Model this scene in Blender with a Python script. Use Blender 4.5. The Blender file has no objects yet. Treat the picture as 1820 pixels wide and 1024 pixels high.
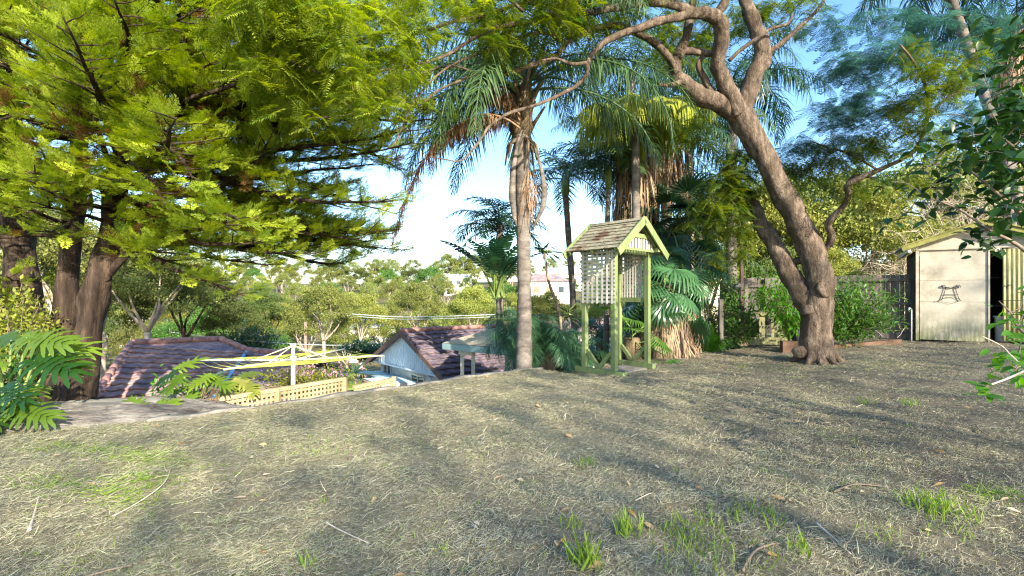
import bpy, math, random
import numpy as np
from mathutils import Vector, Matrix
PI = math.pi
rnd = random.Random(7)
rng = np.random.default_rng(7)
C = bpy.context.scene.collection
EYE = 1.3; HZ = 522.0; F = 910.0

def P(px, py, d):
    """a point of the place measured off the photograph: column, row and distance"""
    return Vector(((px-910)/F*d, d, EYE-(py-HZ)/F*d))

# ------------------------------------------------------------------ noise
def _h(i, j, s):
    n = (i*374761393 + j*668265263 + s*974634777) & 0x7fffffff
    n = ((n ^ (n >> 13))*1274126177) & 0x7fffffff
    return ((n ^ (n >> 16)) & 0xffff)/65535.0
def vnoise(x, y, s=0):
    x = np.asarray(x, float); y = np.asarray(y, float)
    i = np.floor(x).astype(np.int64); j = np.floor(y).astype(np.int64)
    u = x-i; v = y-j; u = u*u*(3-2*u); v = v*v*(3-2*v)
    a = _h(i, j, s); b = _h(i+1, j, s); c = _h(i, j+1, s); d = _h(i+1, j+1, s)
    return (a*(1-u)+b*u)*(1-v)+(c*(1-u)+d*u)*v
def fbm(x, y, s=0, o=4):
    t = 0; a = .5; n = 0
    for k in range(o):
        t = t+a*vnoise(x*2**k, y*2**k, s+k); n += a; a *= .5
    return t/n

# ------------------------------------------------------------------ materials
def newmat(name):
    m = bpy.data.materials.new(name); m.use_nodes = True
    nt = m.node_tree; nt.nodes.clear()
    out = nt.nodes.new('ShaderNodeOutputMaterial')
    return m, nt, out
def N(nt, t, **kw):
    n = nt.nodes.new(t)
    for k, v in kw.items():
        if k in n.inputs: n.inputs[k].default_value = v
        else: setattr(n, k, v)
    return n
def rgba(c): return (c[0], c[1], c[2], 1)
def ramp(nt, fac, stops):
    r = nt.nodes.new('ShaderNodeValToRGB'); e = r.color_ramp.elements
    while len(e) < len(stops): e.new(.5)
    for q, (p, c) in zip(e, stops): q.position = p; q.color = rgba(c)
    nt.links.new(fac, r.inputs[0]); return r.outputs[0]

def leafmat(name, dark, light, trans=.45, rough=.55, spec=.25, brown=None, bf=.93):
    m, nt, out = newmat(name); L = nt.links.new
    at = N(nt, 'ShaderNodeAttribute', attribute_name='tint')
    stops = [(0, dark), (.85, light)]
    if brown: stops = [(0, dark), (bf-.08, light), (bf, brown)]
    col0 = ramp(nt, at.outputs['Fac'], stops)
    oi = N(nt, 'ShaderNodeObjectInfo'); hv = N(nt, 'ShaderNodeHueSaturation'); L(col0, hv.inputs['Color'])
    for inp, lo, hi in (('Hue', .488, .515), ('Value', .74, 1.2)):
        mr = N(nt, 'ShaderNodeMapRange'); mr.inputs[3].default_value = lo; mr.inputs[4].default_value = hi; L(oi.outputs['Random'], mr.inputs[0]); L(mr.outputs[0], hv.inputs[inp])
    col = hv.outputs[0] if name.endswith('gum_leaves') else col0
    pb = N(nt, 'ShaderNodeBsdfPrincipled', Roughness=rough)
    pb.inputs['Specular IOR Level'].default_value = spec
    L(col, pb.inputs['Base Color'])
    tr = N(nt, 'ShaderNodeBsdfTranslucent'); 
    hs = N(nt, 'ShaderNodeHueSaturation', Saturation=1.15, Value=1.25); hs.inputs['Hue'].default_value = .49
    L(col, hs.inputs['Color']); L(hs.outputs[0], tr.inputs['Color'])
    mx = N(nt, 'ShaderNodeMixShader'); mx.inputs[0].default_value = trans
    L(pb.outputs[0], mx.inputs[1]); L(tr.outputs[0], mx.inputs[2]); L(mx.outputs[0], out.inputs[0])
    return m

def surf(name, stops, scale=5, rough=.8, bump=.3, bscale=None, stretch=(1, 1, 1), spec=.3, detail=6, dist=.02, metal=0, patch=None):
    """procedural surface: noise through a ramp, a bump of its own, optional large patches of another colour"""
    m, nt, out = newmat(name); L = nt.links.new
    tc = N(nt, 'ShaderNodeTexCoord'); mp = N(nt, 'ShaderNodeMapping'); mp.inputs['Scale'].default_value = stretch
    L(tc.outputs['Object'], mp.inputs[0])
    no = N(nt, 'ShaderNodeTexNoise', Scale=scale, Detail=detail, Roughness=.65); L(mp.outputs[0], no.inputs['Vector'])
    col = ramp(nt, no.outputs['Fac'], stops)
    if patch:
        pc, ps, lo, hi = patch
        n2 = N(nt, 'ShaderNodeTexNoise', Scale=ps, Detail=5, Roughness=.7); L(tc.outputs['Object'], n2.inputs['Vector'])
        f = ramp(nt, n2.outputs['Fac'], [(lo, (0, 0, 0)), (hi, (1, 1, 1))])
        mx = N(nt, 'ShaderNodeMix', data_type='RGBA'); L(f, mx.inputs[0]); L(col, mx.inputs[6]); mx.inputs[7].default_value = rgba(pc)
        col = mx.outputs[2]
    pb = N(nt, 'ShaderNodeBsdfPrincipled', Roughness=rough, Metallic=metal)
    pb.inputs['Specular IOR Level'].default_value = spec
    L(col, pb.inputs['Base Color'])
    if bump:
        n3 = N(nt, 'ShaderNodeTexNoise', Scale=bscale or scale*4, Detail=8, Roughness=.7); L(mp.outputs[0], n3.inputs['Vector'])
        b = N(nt, 'ShaderNodeBump', Strength=bump, Distance=dist); L(n3.outputs['Fac'], b.inputs['Height']); L(b.outputs[0], pb.inputs['Normal'])
    L(pb.outputs[0], out.inputs[0])
    return m

M = {}
M['conifer'] = leafmat('cypress_foliage', (.11, .20, .022), (.47, .56, .055), .46, brown=(.2, .11, .045), bf=.98)
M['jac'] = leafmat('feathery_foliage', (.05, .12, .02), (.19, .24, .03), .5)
M['jacyel'] = leafmat('sunlit_feathery_foliage', (.11, .19, .025), (.36, .44, .06), .5)  # bright copy of the feathery leaf, with sunlight put into its colour
M['jacblue'] = leafmat('shade_tinted_lacy_foliage', (.045, .12, .10), (.08, .2, .14), .4)  # bluish copy of the feathery leaf, with shade put into its colour
M['queen'] = leafmat('palm_leaflets', (.03, .085, .035), (.10, .17, .06), .3, .4, .5)
M['palmyel'] = leafmat('sunlit_yellow_palm_leaflets', (.16, .24, .03), (.42, .44, .05), .4, .45, .4)  # sunlight painted into the leaflets: brighter and yellower than the other palms
M['palmdark'] = leafmat('dark_palm_leaflets', (.015, .05, .025), (.045, .105, .05), .3, .4, .5)
M['date'] = leafmat('soft_palm_leaflets', (.03, .10, .05), (.09, .20, .09), .3, .4, .5)
M['deadfrond'] = leafmat('dead_palm_leaflets', (.16, .10, .06), (.44, .30, .19), .25, .8, .1)
M['skirt'] = leafmat('dry_thatch', (.16, .115, .075), (.42, .32, .215), .2, .85, .1)
M['fan'] = leafmat('fan_leaf', (.035, .105, .045), (.07, .18, .07), .3, .35, .55)
M['philo'] = leafmat('split_leaf', (.022, .08, .012), (.17, .27, .03), .4, .33, .6)
M['philopale'] = leafmat('pale_split_leaf', (.14, .20, .03), (.34, .36, .09), .4, .35, .5)
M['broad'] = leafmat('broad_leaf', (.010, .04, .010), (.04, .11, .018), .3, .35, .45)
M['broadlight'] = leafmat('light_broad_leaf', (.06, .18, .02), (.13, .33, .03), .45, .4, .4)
M['shrub'] = leafmat('shrub_leaf', (.04, .12, .025), (.12, .25, .04), .4, .45, .4)
M['shrubyel'] = leafmat('yellow_shrub_leaf', (.14, .20, .03), (.34, .36, .06), .45, .5, .3)
M['banana'] = leafmat('banana_leaf', (.02, .08, .04), (.05, .14, .06), .35, .3, .6)
M['eucA'] = leafmat('olive_gum_leaves', (.07, .10, .025), (.28, .305, .08), .3, .6, .2)
M['eucB'] = leafmat('yellow_gum_leaves', (.11, .15, .025), (.36, .37, .085), .3, .6, .2)
M['eucC'] = leafmat('dark_gum_leaves', (.045, .085, .025), (.15, .19, .05), .3, .6, .2)
M['straw'] = leafmat('dry_grass_cuttings', (.25, .225, .14), (.59, .545, .38), .15, .9, .1)
M['greenstraw'] = leafmat('greyish_green_cuttings', (.18, .20, .10), (.50, .53, .29), .2, .9, .1)
M['grass'] = leafmat('fresh_grass', (.12, .22, .03), (.28, .40, .07), .4, .6, .2)
M['litter'] = leafmat('fallen_leaf', (.42, .22, .06), (.62, .52, .36), .2, .7, .2)
M['bark'] = surf('grey_brown_bark', [(.3, (.04, .03, .024)), (.47, (.135, .102, .078)), (.7, (.31, .245, .185))], 9, .95, 1, 22, (1, 1, .4), .1, dist=.07, patch=((.11, .085, .06), 2.6, .5, .6))
M['conbark'] = surf('dark_red_brown_bark', [(.3, (.018, .013, .011)), (.5, (.06, .044, .034)), (.72, (.16, .115, .085))], 7, .95, 1, 18, (1, 1, .16), .1, dist=.08)
M['twig'] = surf('twig_bark', [(.3, (.13, .10, .075)), (.7, (.34, .27, .20))], 9, .9, .3, spec=.1)
M['paletwig'] = surf('pale_twig', [(.3, (.42, .35, .27)), (.7, (.70, .61, .50))], 9, .9, .2, spec=.1)
M['eucbark'] = surf('pale_gum_bark', [(.3, (.20, .16, .12)), (.7, (.50, .44, .36))], 3, .9, .3, spec=.1)
M['greenstem'] = surf('green_stem', [(.3, (.10, .17, .04)), (.7, (.22, .30, .09))], 9, .6, .2)
M['palmboot'] = surf('palm_boot', [(.3, (.07, .055, .035)), (.7, (.25, .19, .12))], 8, .9, .8, 20, (1, 1, .3), .1, dist=.03)
M['greenwood'] = surf('weathered_green_paint', [(.25, (.12, .155, .055)), (.5, (.185, .24, .095)), (.75, (.24, .29, .13))], 7, .75, .35, 30, (1, 1, .25), .25, dist=.006, patch=((.17, .17, .12), 5, .56, .66))
M['lattice'] = surf('weathered_grey_lattice', [(.3, (.36, .36, .30)), (.7, (.60, .58, .50))], 12, .85, .3, 40, (1, 1, .4), .2, dist=.003)
M['shingle'] = surf('weathered_timber_shingle', [(.3, (.19, .185, .135)), (.55, (.30, .285, .21)), (.8, (.42, .39, .31))], 9, .9, .6, 40, (1, 1, 1), .1, dist=.008, patch=((.13, .085, .06), 2.6, .53, .6))
M['tile'] = surf('terracotta_tile', [(.3, (.16, .10, .10)), (.5, (.34, .21, .19)), (.7, (.52, .36, .31))], 4, .85, .35, 30, dist=.01, patch=((.15, .125, .15), 1.3, .40, .60))
M['tiledark'] = surf('sun_patched_dark_tile', [(.3, (.05, .04, .06)), (.5, (.125, .098, .12)), (.75, (.23, .18, .19))], 4, .85, .35, 30, dist=.01, patch=((.34, .25, .23), .9, .6, .7))  # the paler patches are sunlight painted onto the dark tiles
M['ridge'] = surf('mossy_ridge_tile', [(.3, (.22, .11, .10)), (.7, (.45, .26, .21))], 7, .85, .3)
M['shedpaint'] = surf('stained_cream_sheet', [(.3, (.34, .315, .245)), (.5, (.45, .42, .34)), (.75, (.53, .50, .42))], 3, .75, .15, 30, dist=.004, patch=((.27, .25, .19), 2.3, .52, .72))
M['shedtrim'] = surf('mossy_yellow_green_trim', [(.3, (.14, .15, .045)), (.7, (.34, .33, .10))], 6, .8, .4, 25, (1, 1, 1), dist=.006)
M['sheddoor'] = surf('yellowed_corrugated_sheet', [(.3, (.26, .25, .11)), (.7, (.42, .40, .20))], 5, .6, .1, spec=.4)
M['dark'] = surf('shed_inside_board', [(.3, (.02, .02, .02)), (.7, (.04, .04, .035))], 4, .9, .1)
M['iron'] = surf('black_iron', [(.3, (.025, .03, .035)), (.7, (.07, .075, .08))], 20, .5, .1, metal=.6, spec=.5)
M['fence'] = surf('weathered_grey_paling', [(.3, (.06, .055, .05)), (.55, (.15, .135, .12)), (.8, (.26, .235, .20))], 6, .9, .6, 26, (3, 3, .3), .1, dist=.008)
M['greenfence'] = surf('mossy_paling', [(.3, (.12, .13, .07)), (.55, (.24, .24, .13)), (.8, (.36, .33, .2))], 6, .9, .5, 26, (3, 3, .3), .1, dist=.008)
M['sleeper'] = surf('orange_brown_sleeper', [(.3, (.08, .052, .037)), (.7, (.22, .14, .095))], 5, .9, .5, 24, (.3, 1, 1), .1, dist=.01)
M['concrete'] = surf('weathered_concrete', [(.3, (.10, .095, .08)), (.55, (.20, .19, .165)), (.8, (.32, .305, .27))], 7, .92, .5, 40, dist=.008)
M['rock'] = surf('layered_sandstone', [(.3, (.07, .06, .055)), (.45, (.22, .20, .175)), (.6, (.40, .37, .32)), (.8, (.52, .48, .42))], 2.2, .92, .9, 9, (.5, 1.6, 5), .15, dist=.05, patch=((.08, .065, .055), 1.5, .52, .62))
M['bluewall'] = surf('pale_blue_board', [(.3, (.62, .72, .77)), (.7, (.70, .80, .84))], 3, .7, 0)
M['whitewall'] = surf('off_white_wall', [(.3, (.62, .60, .56)), (.7, (.74, .72, .68))], 3, .8, .1)
M['barge'] = surf('brown_barge_board', [(.3, (.12, .07, .05)), (.7, (.2, .13, .1))], 6, .7, .1)
M['bluesheet'] = surf('pale_turquoise_sheet', [(.3, (.36, .54, .58)), (.7, (.52, .68, .70))], 4, .5, .05, spec=.5)
M['greysheet'] = surf('grey_roof_sheet', [(.3, (.34, .37, .38)), (.7, (.50, .54, .56))], 4, .5, .05, spec=.5)
M['fibro'] = surf('lichened_flat_roof', [(.3, (.27, .24, .17)), (.7, (.50, .46, .34))], 3, .9, .3)
M['tealboard'] = surf('teal_fascia', [(.3, (.20, .32, .33)), (.7, (.28, .41, .42))], 5, .7, .1)
M['cream'] = surf('cream_paint', [(.3, (.62, .58, .46)), (.7, (.75, .71, .6))], 8, .6, .1)
M['yellatt'] = surf('sun_bleached_lattice', [(.3, (.34, .25, .125)), (.7, (.52, .41, .24))], 8, .8, .2)
M['galv'] = surf('cream_painted_pipe', [(.3, (.42, .42, .32)), (.7, (.58, .57, .44))], 10, .45, .1, spec=.5)
M['lines'] = surf('lime_plastic_line', [(.3, (.55, .68, .08)), (.7, (.68, .78, .16))], 10, .5, 0)
M['wire'] = surf('pale_cable', [(.3, (.35, .42, .40)), (.7, (.5, .56, .54))], 10, .5, 0)
M['bluepipe'] = surf('blue_plastic_pipe', [(.3, (.10, .38, .62)), (.7, (.2, .5, .72))], 10, .4, 0, spec=.5)
M['whitepipe'] = surf('white_plastic_pipe', [(.3, (.6, .65, .7)), (.7, (.75, .78, .8))], 10, .4, 0, spec=.5)
M['rust'] = surf('rusty_steel', [(.3, (.05, .035, .03)), (.7, (.13, .09, .07))], 10, .8, .3)
M['blackplastic'] = surf('black_plastic', [(.3, (.02, .022, .028)), (.7, (.045, .05, .06))], 10, .5, .05, spec=.5)
M['pink'] = leafmat('pink_petal', (.45, .20, .35), (.7, .45, .55), .4)
M['terrain'] = surf('leaf_covered_ground', [(.3, (.07, .06, .035)), (.55, (.15, .14, .07)), (.8, (.26, .23, .13))], .9, .95, .4, 6, spec=.1, dist=.1)
def glassmat():
    m, nt, out = newmat('window_glass')
    pb = N(nt, 'ShaderNodeBsdfPrincipled', Roughness=.06); pb.inputs['Base Color'].default_value = (.05, .07, .08, 1); pb.inputs['Specular IOR Level'].default_value = .8
    nt.links.new(pb.outputs[0], out.inputs[0]); return m
M['glass'] = glassmat()

def lawnmat():
    m, nt, out = newmat('mown_dry_lawn'); L = nt.links.new
    tc = N(nt, 'ShaderNodeTexCoord')
    n1 = N(nt, 'ShaderNodeTexNoise', Scale=1.1, Detail=7, Roughness=.7); L(tc.outputs['Object'], n1.inputs['Vector'])
    n2 = N(nt, 'ShaderNodeTexNoise', Scale=26, Detail=9, Roughness=.8); L(tc.outputs['Object'], n2.inputs['Vector'])
    n3 = N(nt, 'ShaderNodeTexNoise', Scale=140, Detail=6, Roughness=.8); L(tc.outputs['Object'], n3.inputs['Vector'])
    a = ramp(nt, n2.outputs['Fac'], [(.3, (.17, .15, .09)), (.46, (.36, .32, .20)), (.6, (.48, .44, .31)), (.8, (.58, .54, .40))])
    b = ramp(nt, n2.outputs['Fac'], [(.3, (.10, .085, .065)), (.5, (.20, .175, .13)), (.75, (.33, .30, .225))])
    f = ramp(nt, n1.outputs['Fac'], [(.42, (0, 0, 0)), (.62, (1, 1, 1))])
    at = N(nt, 'ShaderNodeAttribute', attribute_name='soil')
    ad = N(nt, 'ShaderNodeMath', operation='MULTIPLY_ADD'); L(f, ad.inputs[0]); ad.inputs[1].default_value = .55; L(at.outputs['Fac'], ad.inputs[2]); ad.use_clamp = True
    mx = N(nt, 'ShaderNodeMix', data_type='RGBA'); L(ad.outputs[0], mx.inputs[0]); L(a, mx.inputs[6]); L(b, mx.inputs[7])
    pb = N(nt, 'ShaderNodeBsdfPrincipled', Roughness=.95); pb.inputs['Specular IOR Level'].default_value = .1
    L(mx.outputs[2], pb.inputs['Base Color'])
    s = N(nt, 'ShaderNodeMath', operation='ADD'); L(n2.outputs['Fac'], s.inputs[0]); L(n3.outputs['Fac'], s.inputs[1])
    bp = N(nt, 'ShaderNodeBump', Strength=1, Distance=.03); L(s.outputs[0], bp.inputs['Height']); L(bp.outputs[0], pb.inputs['Normal'])
    L(pb.outputs[0], out.inputs[0]); return m
M['lawn'] = lawnmat()

# shed panel: cream sheet with mould creeping up from its foot
def mould():
    m = M['shedpaint']; nt = m.node_tree; L = nt.links.new
    pb = next(n for n in nt.nodes if n.type == 'BSDF_PRINCIPLED'); src = pb.inputs['Base Color'].links[0].from_socket
    tc = N(nt, 'ShaderNodeTexCoord'); sp = N(nt, 'ShaderNodeSeparateXYZ'); L(tc.outputs['Object'], sp.inputs[0])
    mp = N(nt, 'ShaderNodeMapping'); mp.inputs['Scale'].default_value = (9, 9, 1.6); L(tc.outputs['Object'], mp.inputs[0])
    no = N(nt, 'ShaderNodeTexNoise', Scale=2, Detail=7, Roughness=.7); L(mp.outputs[0], no.inputs['Vector'])
    mr = N(nt, 'ShaderNodeMapRange'); L(sp.outputs[2], mr.inputs[0])
    for i, v in zip((1, 2, 3, 4), (.0, .75, 1.0, 0)): mr.inputs[i].default_value = v
    mu = N(nt, 'ShaderNodeMath', operation='MULTIPLY'); L(mr.outputs[0], mu.inputs[0])
    f = ramp(nt, no.outputs['Fac'], [(.36, (0, 0, 0)), (.56, (1, 1, 1))]); L(f, mu.inputs[1])
    mx = N(nt, 'ShaderNodeMix', data_type='RGBA'); L(mu.outputs[0], mx.inputs[0]); L(src, mx.inputs[6]); mx.inputs[7].default_value = (.16, .18, .08, 1)
    L(mx.outputs[2], pb.inputs['Base Color'])
mould()

# ------------------------------------------------------------------ objects
def rootloc(o):
    v = Vector((0, 0, 0))
    while o: v += o.location; o = o.parent
    return v
def link(name, me, mat, parent=None):
    o = bpy.data.objects.new(name, me); C.objects.link(o)
    if mat: me.materials.append(M[mat] if isinstance(mat, str) else mat)
    if parent: o.parent = parent
    return o
def tag(o, label=None, cat=None, group=None, kind=None):
    if label: o['label'] = label
    if cat: o['category'] = cat
    if group: o['group'] = group
    if kind: o['kind'] = kind
    return o
def thing(name, label, cat, loc=(0, 0, 0), group=None):
    o = bpy.data.objects.new(name, None); C.objects.link(o); o.location = loc; o.empty_display_size = .1
    return tag(o, label, cat, group)
def copy_tree(o, parent=None):
    c = o.copy(); C.objects.link(c); c.parent = parent
    for ch in o.children: copy_tree(ch, c)
    return c

def nmesh(name, V, Fs, mat, parent=None, tint=None, smooth=False, own=None):
    """one mesh object from arrays; vertices in world space, made relative to the parent's place"""
    V = np.asarray(V, np.float32).reshape(-1, 3); Fs = np.asarray(Fs, np.int32)
    loc = np.array(rootloc(parent)) if parent else np.zeros(3)
    if own is not None: loc = np.array(own)
    me = bpy.data.meshes.new(name); k = Fs.shape[1]
    me.vertices.add(len(V)); me.vertices.foreach_set('co', (V-loc).astype(np.float32).ravel())
    me.loops.add(Fs.size); me.loops.foreach_set('vertex_index', Fs.ravel())
    me.polygons.add(len(Fs)); me.polygons.foreach_set('loop_start', np.arange(0, Fs.size, k, dtype=np.int32))
    me.polygons.foreach_set('loop_total', np.full(len(Fs), k, np.int32))
    if smooth: me.polygons.foreach_set('use_smooth', np.ones(len(Fs), bool))
    if tint is not None:
        a = me.attributes.new('tint', 'FLOAT', 'POINT'); a.data.foreach_set('value', np.asarray(tint, np.float32))
    me.update(calc_edges=True); me.validate()
    o = link(name, me, mat, parent)
    if own is not None: o.location = own
    return o

class MB:
    def __init__(s): s.v = []; s.f = []; s.n = 0; s.sm = []
    def add(s, V, Fs, smooth=False):
        s.v.append(np.asarray(V, float).reshape(-1, 3)); s.f += [[i+s.n for i in f] for f in Fs]; s.sm += [smooth]*len(Fs); s.n += len(s.v[-1]); return s
    def box(s, c, sz, R=None, bev=0):
        x, y, z = [q/2 for q in sz]
        vs = [(-x, -y, -z), (x, -y, -z), (x, y, -z), (-x, y, -z), (-x, -y, z), (x, -y, z), (x, y, z), (-x, y, z)]
        if R is not None: vs = [tuple(R @ Vector(p)) for p in vs]
        c = np.array(c); return s.add(np.array(vs)+c, [(3, 2, 1, 0), (4, 5, 6, 7), (0, 1, 5, 4), (1, 2, 6, 5), (2, 3, 7, 6), (3, 0, 4, 7)])
    def bar(s, a, b, w, t, up=(0, 0, 1)):
        """rectangular bar from a to b: w across (horizontal side), t along the up side"""
        a = Vector(a); b = Vector(b); d = (b-a); L = d.length; d.normalize()
        u = Vector(up); sd = d.cross(u)
        if sd.length < 1e-4: sd = d.cross(Vector((0, 1, 0)))
        sd.normalize(); u2 = sd.cross(d).normalized()
        R = Matrix((d, sd, u2)).transposed()
        return s.box((a+b)/2, (L, w, t), R)
    def tube(s, pts, rad, sides=8, cap=True, wob=0, seed=0):
        pts = [np.array(p, float) for p in pts]; n = len(pts)
        if not hasattr(rad, '__len__'): rad = [rad]*n
        ref = None; V = []
        ang = np.arange(sides)*2*PI/sides
        for i in range(n):
            d = pts[min(i+1, n-1)]-pts[max(i-1, 0)]; d = d/(np.linalg.norm(d)+1e-9)
            if ref is None:
                ref = np.cross(d, [0, 0, 1.]); 
                if np.linalg.norm(ref) < .1: ref = np.cross(d, [1., 0, 0])
            ref = ref-d*np.dot(ref, d); ref /= np.linalg.norm(ref)+1e-9
            q = np.cross(d, ref); r = rad[i]
            rr = r*np.ones(sides)
            if wob: rr = r*(1+wob*(vnoise(np.cos(ang)*1.6+i*.45+seed*9, np.sin(ang)*1.6+i*.2, seed)-.5)*2+wob*.6*(vnoise(np.cos(ang)*4+seed, np.sin(ang)*4+i*.5, seed+5)-.5))
            V.append(pts[i]+rr[:, None]*(np.cos(ang)[:, None]*ref+np.sin(ang)[:, None]*q))
        Fs = []
        for i in range(n-1):
            for j in range(sides):
                k = (j+1) % sides; Fs.append((i*sides+j, i*sides+k, (i+1)*sides+k, (i+1)*sides+j))
        if cap: Fs.append(tuple(range(sides))[::-1]); Fs.append(tuple((n-1)*sides+j for j in range(sides)))
        return s.add(np.concatenate(V), Fs, True)
    def build(s, name, mat, parent=None, own=None, bevel=0):
        V = np.concatenate(s.v); loc = np.array(rootloc(parent)) if parent else (np.array(own) if own is not None else np.zeros(3))
        me = bpy.data.meshes.new(name); me.from_pydata((V-loc).tolist(), [], s.f)
        me.polygons.foreach_set('use_smooth', s.sm); me.update()
        o = link(name, me, mat, parent)
        if own is not None: o.location = own
        if bevel:
            b = o.modifiers.new('edge', 'BEVEL'); b.width = bevel; b.segments = 2; b.limit_method = 'ANGLE'
        return o

def smoothpath(ctrl, sub=4):
    """Catmull-Rom through (point, radius) controls"""
    A = np.array([list(p)+[r] for p, r in ctrl]); n = len(A); out = []
    for i in range(n-1):
        p0 = A[max(i-1, 0)]; p1 = A[i]; p2 = A[i+1]; p3 = A[min(i+2, n-1)]
        for k in range(sub):
            t = k/sub
            out.append(.5*((2*p1)+(-p0+p2)*t+(2*p0-5*p1+4*p2-p3)*t*t+(-p0+3*p1-3*p2+p3)*t**3))
    out.append(A[-1]); out = np.array(out); return out[:, :3], np.maximum(out[:, 3], .001)

# ------------------------------------------------------------------ leaf templates
def basis(D, Nn):
    D = D/np.linalg.norm(D, axis=1, keepdims=True)
    Y = np.cross(Nn, D); Y /= np.linalg.norm(Y, axis=1, keepdims=True)+1e-9
    Z = np.cross(D, Y)
    return np.stack([D, Y, Z], axis=2)
def inst(tm, D, Nn, S, T):
    """copies of a leaf template: direction D, normal Nn, size S, place T"""
    V, Fs = tm; k = len(T); R = basis(D, Nn)*np.asarray(S).reshape(-1, 1, 1)
    W = np.einsum('kij,nj->kni', R, V)+T[:, None, :]
    FF = (Fs[None]+(np.arange(k)*len(V))[:, None, None]).reshape(-1, Fs.shape[1])
    return W.reshape(-1, 3), FF, len(V)
def merge(parts):
    V = []; Fs = []; t = []; n = 0
    for v, f, tt in parts: V.append(v); Fs.append(f+n); t.append(tt); n += len(v)
    return np.concatenate(V), np.concatenate(Fs), np.concatenate(t)
def rdir(k, g=rng):
    d = g.normal(size=(k, 3)); return d/np.linalg.norm(d, axis=1, keepdims=True)
def diamonds(lst):
    """(base xyz, dir xyz, length, width) -> one kite each"""
    V = []; Fs = []
    for b, d, l, w in lst:
        b = np.array(b, float); d = np.array(d, float); d /= np.linalg.norm(d); s = np.cross(d, [0, 0, 1.]); s /= np.linalg.norm(s)+1e-9
        i = len(V); V += [b, b+d*l*.45+s*w/2, b+d*l, b+d*l*.45-s*w/2]; Fs.append((i, i+1, i+2, i+3))
    return np.array(V), np.array(Fs)
def spray_t(seed):
    r = random.Random(seed); L = []
    for i in range(13):
        t = .08+.88*i/12; sg = 1 if i % 2 else -1
        for s2 in (sg,) if r.random() < .5 else (1, -1):
            ln = (.42*(1-t)+.14)*r.uniform(.8, 1.2); a = s2*r.uniform(.55, .9); zz = r.uniform(-.12, .22)
            d = np.array([math.cos(a), math.sin(a), zz]); b = np.array([t, 0, .10*t*t])
            L.append((b, d, ln, .032))
            for q in (.25, .45, .65, .82):
                for s3 in (1, -1):
                    if r.random() < .8:
                        a2 = a+s3*r.uniform(.4, .8)
                        L.append((b+d*ln*q, (math.cos(a2), math.sin(a2), zz+r.uniform(-.3, .4)), ln*r.uniform(.22, .38)*(1.2-q*.5)+.03, .034))
    L.append(((.9, 0, .1), (1, 0, .1), .18, .05)); L.append(((0, 0, 0), (1, 0, .08), .95, .03))
    return diamonds(L)
def feather_t(n=12, seed=0, w=.05, droop=.25):
    r = random.Random(seed); L = []
    for i in range(n):
        t = .12+.86*i/(n-1); ln = .30*math.sin(PI*(.18+.74*t))*r.uniform(.9, 1.1)
        for sg in (1, -1):
            a = sg*r.uniform(.85, 1.15); d = (math.cos(a), math.sin(a), -.25+r.uniform(-.15, .15))
            L.append(((t, 0, -droop*t*t), d, ln, w))
    L.append(((0, 0, 0), (1, 0, -droop*.5), .55, .014)); L.append(((.5, 0, -droop*.25), (1, 0, -droop*1.4), .55, .012))
    return diamonds(L)
def fine_feather_t(n=9, seed=0):
    """bipinnate leaf with its tiny leaflets"""
    r = random.Random(seed); L = []
    for i in range(n):
        t = .1+.88*i/(n-1); ln = .32*math.sin(PI*(.2+.7*t))
        for sg in (1, -1):
            a = sg*1.05; d = np.array([math.cos(a), math.sin(a), -.2+r.uniform(-.1, .1)]); b = np.array([t, 0, -.2*t*t])
            for q in range(6):
                for s2 in (1, -1):
                    a2 = a+s2*1.0
                    L.append((b+d*ln*(q+.6)/6.4, (math.cos(a2), math.sin(a2), -.1), .055, .034))
    L.append(((0, 0, 0), (1, 0, -.1), 1, .012))
    return diamonds(L)
def leaf_t(fold=.12, w=.5, droop=.15):
    """ovate leaf folded along its midrib, with a stalk"""
    xs = [0, .12, .35, .6, .82, 1.0]; ws = [0, .28, .5, .42, .22, 0]
    V = []; 
    for x, q in zip(xs, ws):
        z = -droop*x*x; V += [(x, q*w, z+fold*q), (x, 0, z), (x, -q*w, z+fold*q)]
    Fs = []
    for i in range(5):
        a = i*3; Fs += [(a, a+1, a+4, a+3), (a+1, a+2, a+5, a+4)]
    n = len(V); V += [(-.3, .008, .06), (-.3, -.008, .06), (0, -.012, 0), (0, .012, 0)]; Fs.append((n, n+1, n+2, n+3))
    return np.array(V), np.array(Fs)
def spray3(tm, k, seed, spread=.9, size=(.7, 1)):
    """several planar sprays fanned from one point"""
    g = np.random.default_rng(seed); D = np.stack([np.ones(k), g.uniform(-spread, spread, k), g.uniform(-.3, .6, k)*spread], 1)
    Nn = np.stack([g.uniform(-.5, .5, k), g.uniform(-.5, .5, k), np.ones(k)], 1)
    V, Fs, _ = inst(tm, D, Nn, g.uniform(*size, k), np.stack([g.uniform(0, .25, k), np.zeros(k), np.zeros(k)], 1)); return V, Fs
def scatterleaves(tms, T, D, Nn, S, tint):
    """choose a template for each place"""
    which = rng.integers(0, len(tms), len(T)); parts = []
    for i, tm in enumerate(tms):
        s = which == i
        if s.any():
            V, Fs, n = inst(tm, D[s], Nn[s], S[s], T[s]); parts.append((V, Fs, np.repeat(tint[s], n)))
    return merge(parts)
SPR = [spray_t(i) for i in range(4)]
FEA = [feather_t(12, i, droop=dr) for i, dr in enumerate((.15, .35, .6))]
FFE = [fine_feather_t(9, i) for i in range(2)]
LEAF = leaf_t(); LEAFN = leaf_t(.08, .3, .25)
KITE = diamonds([((0, 0, 0), (1, 0, 0), 1, .5)])

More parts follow.
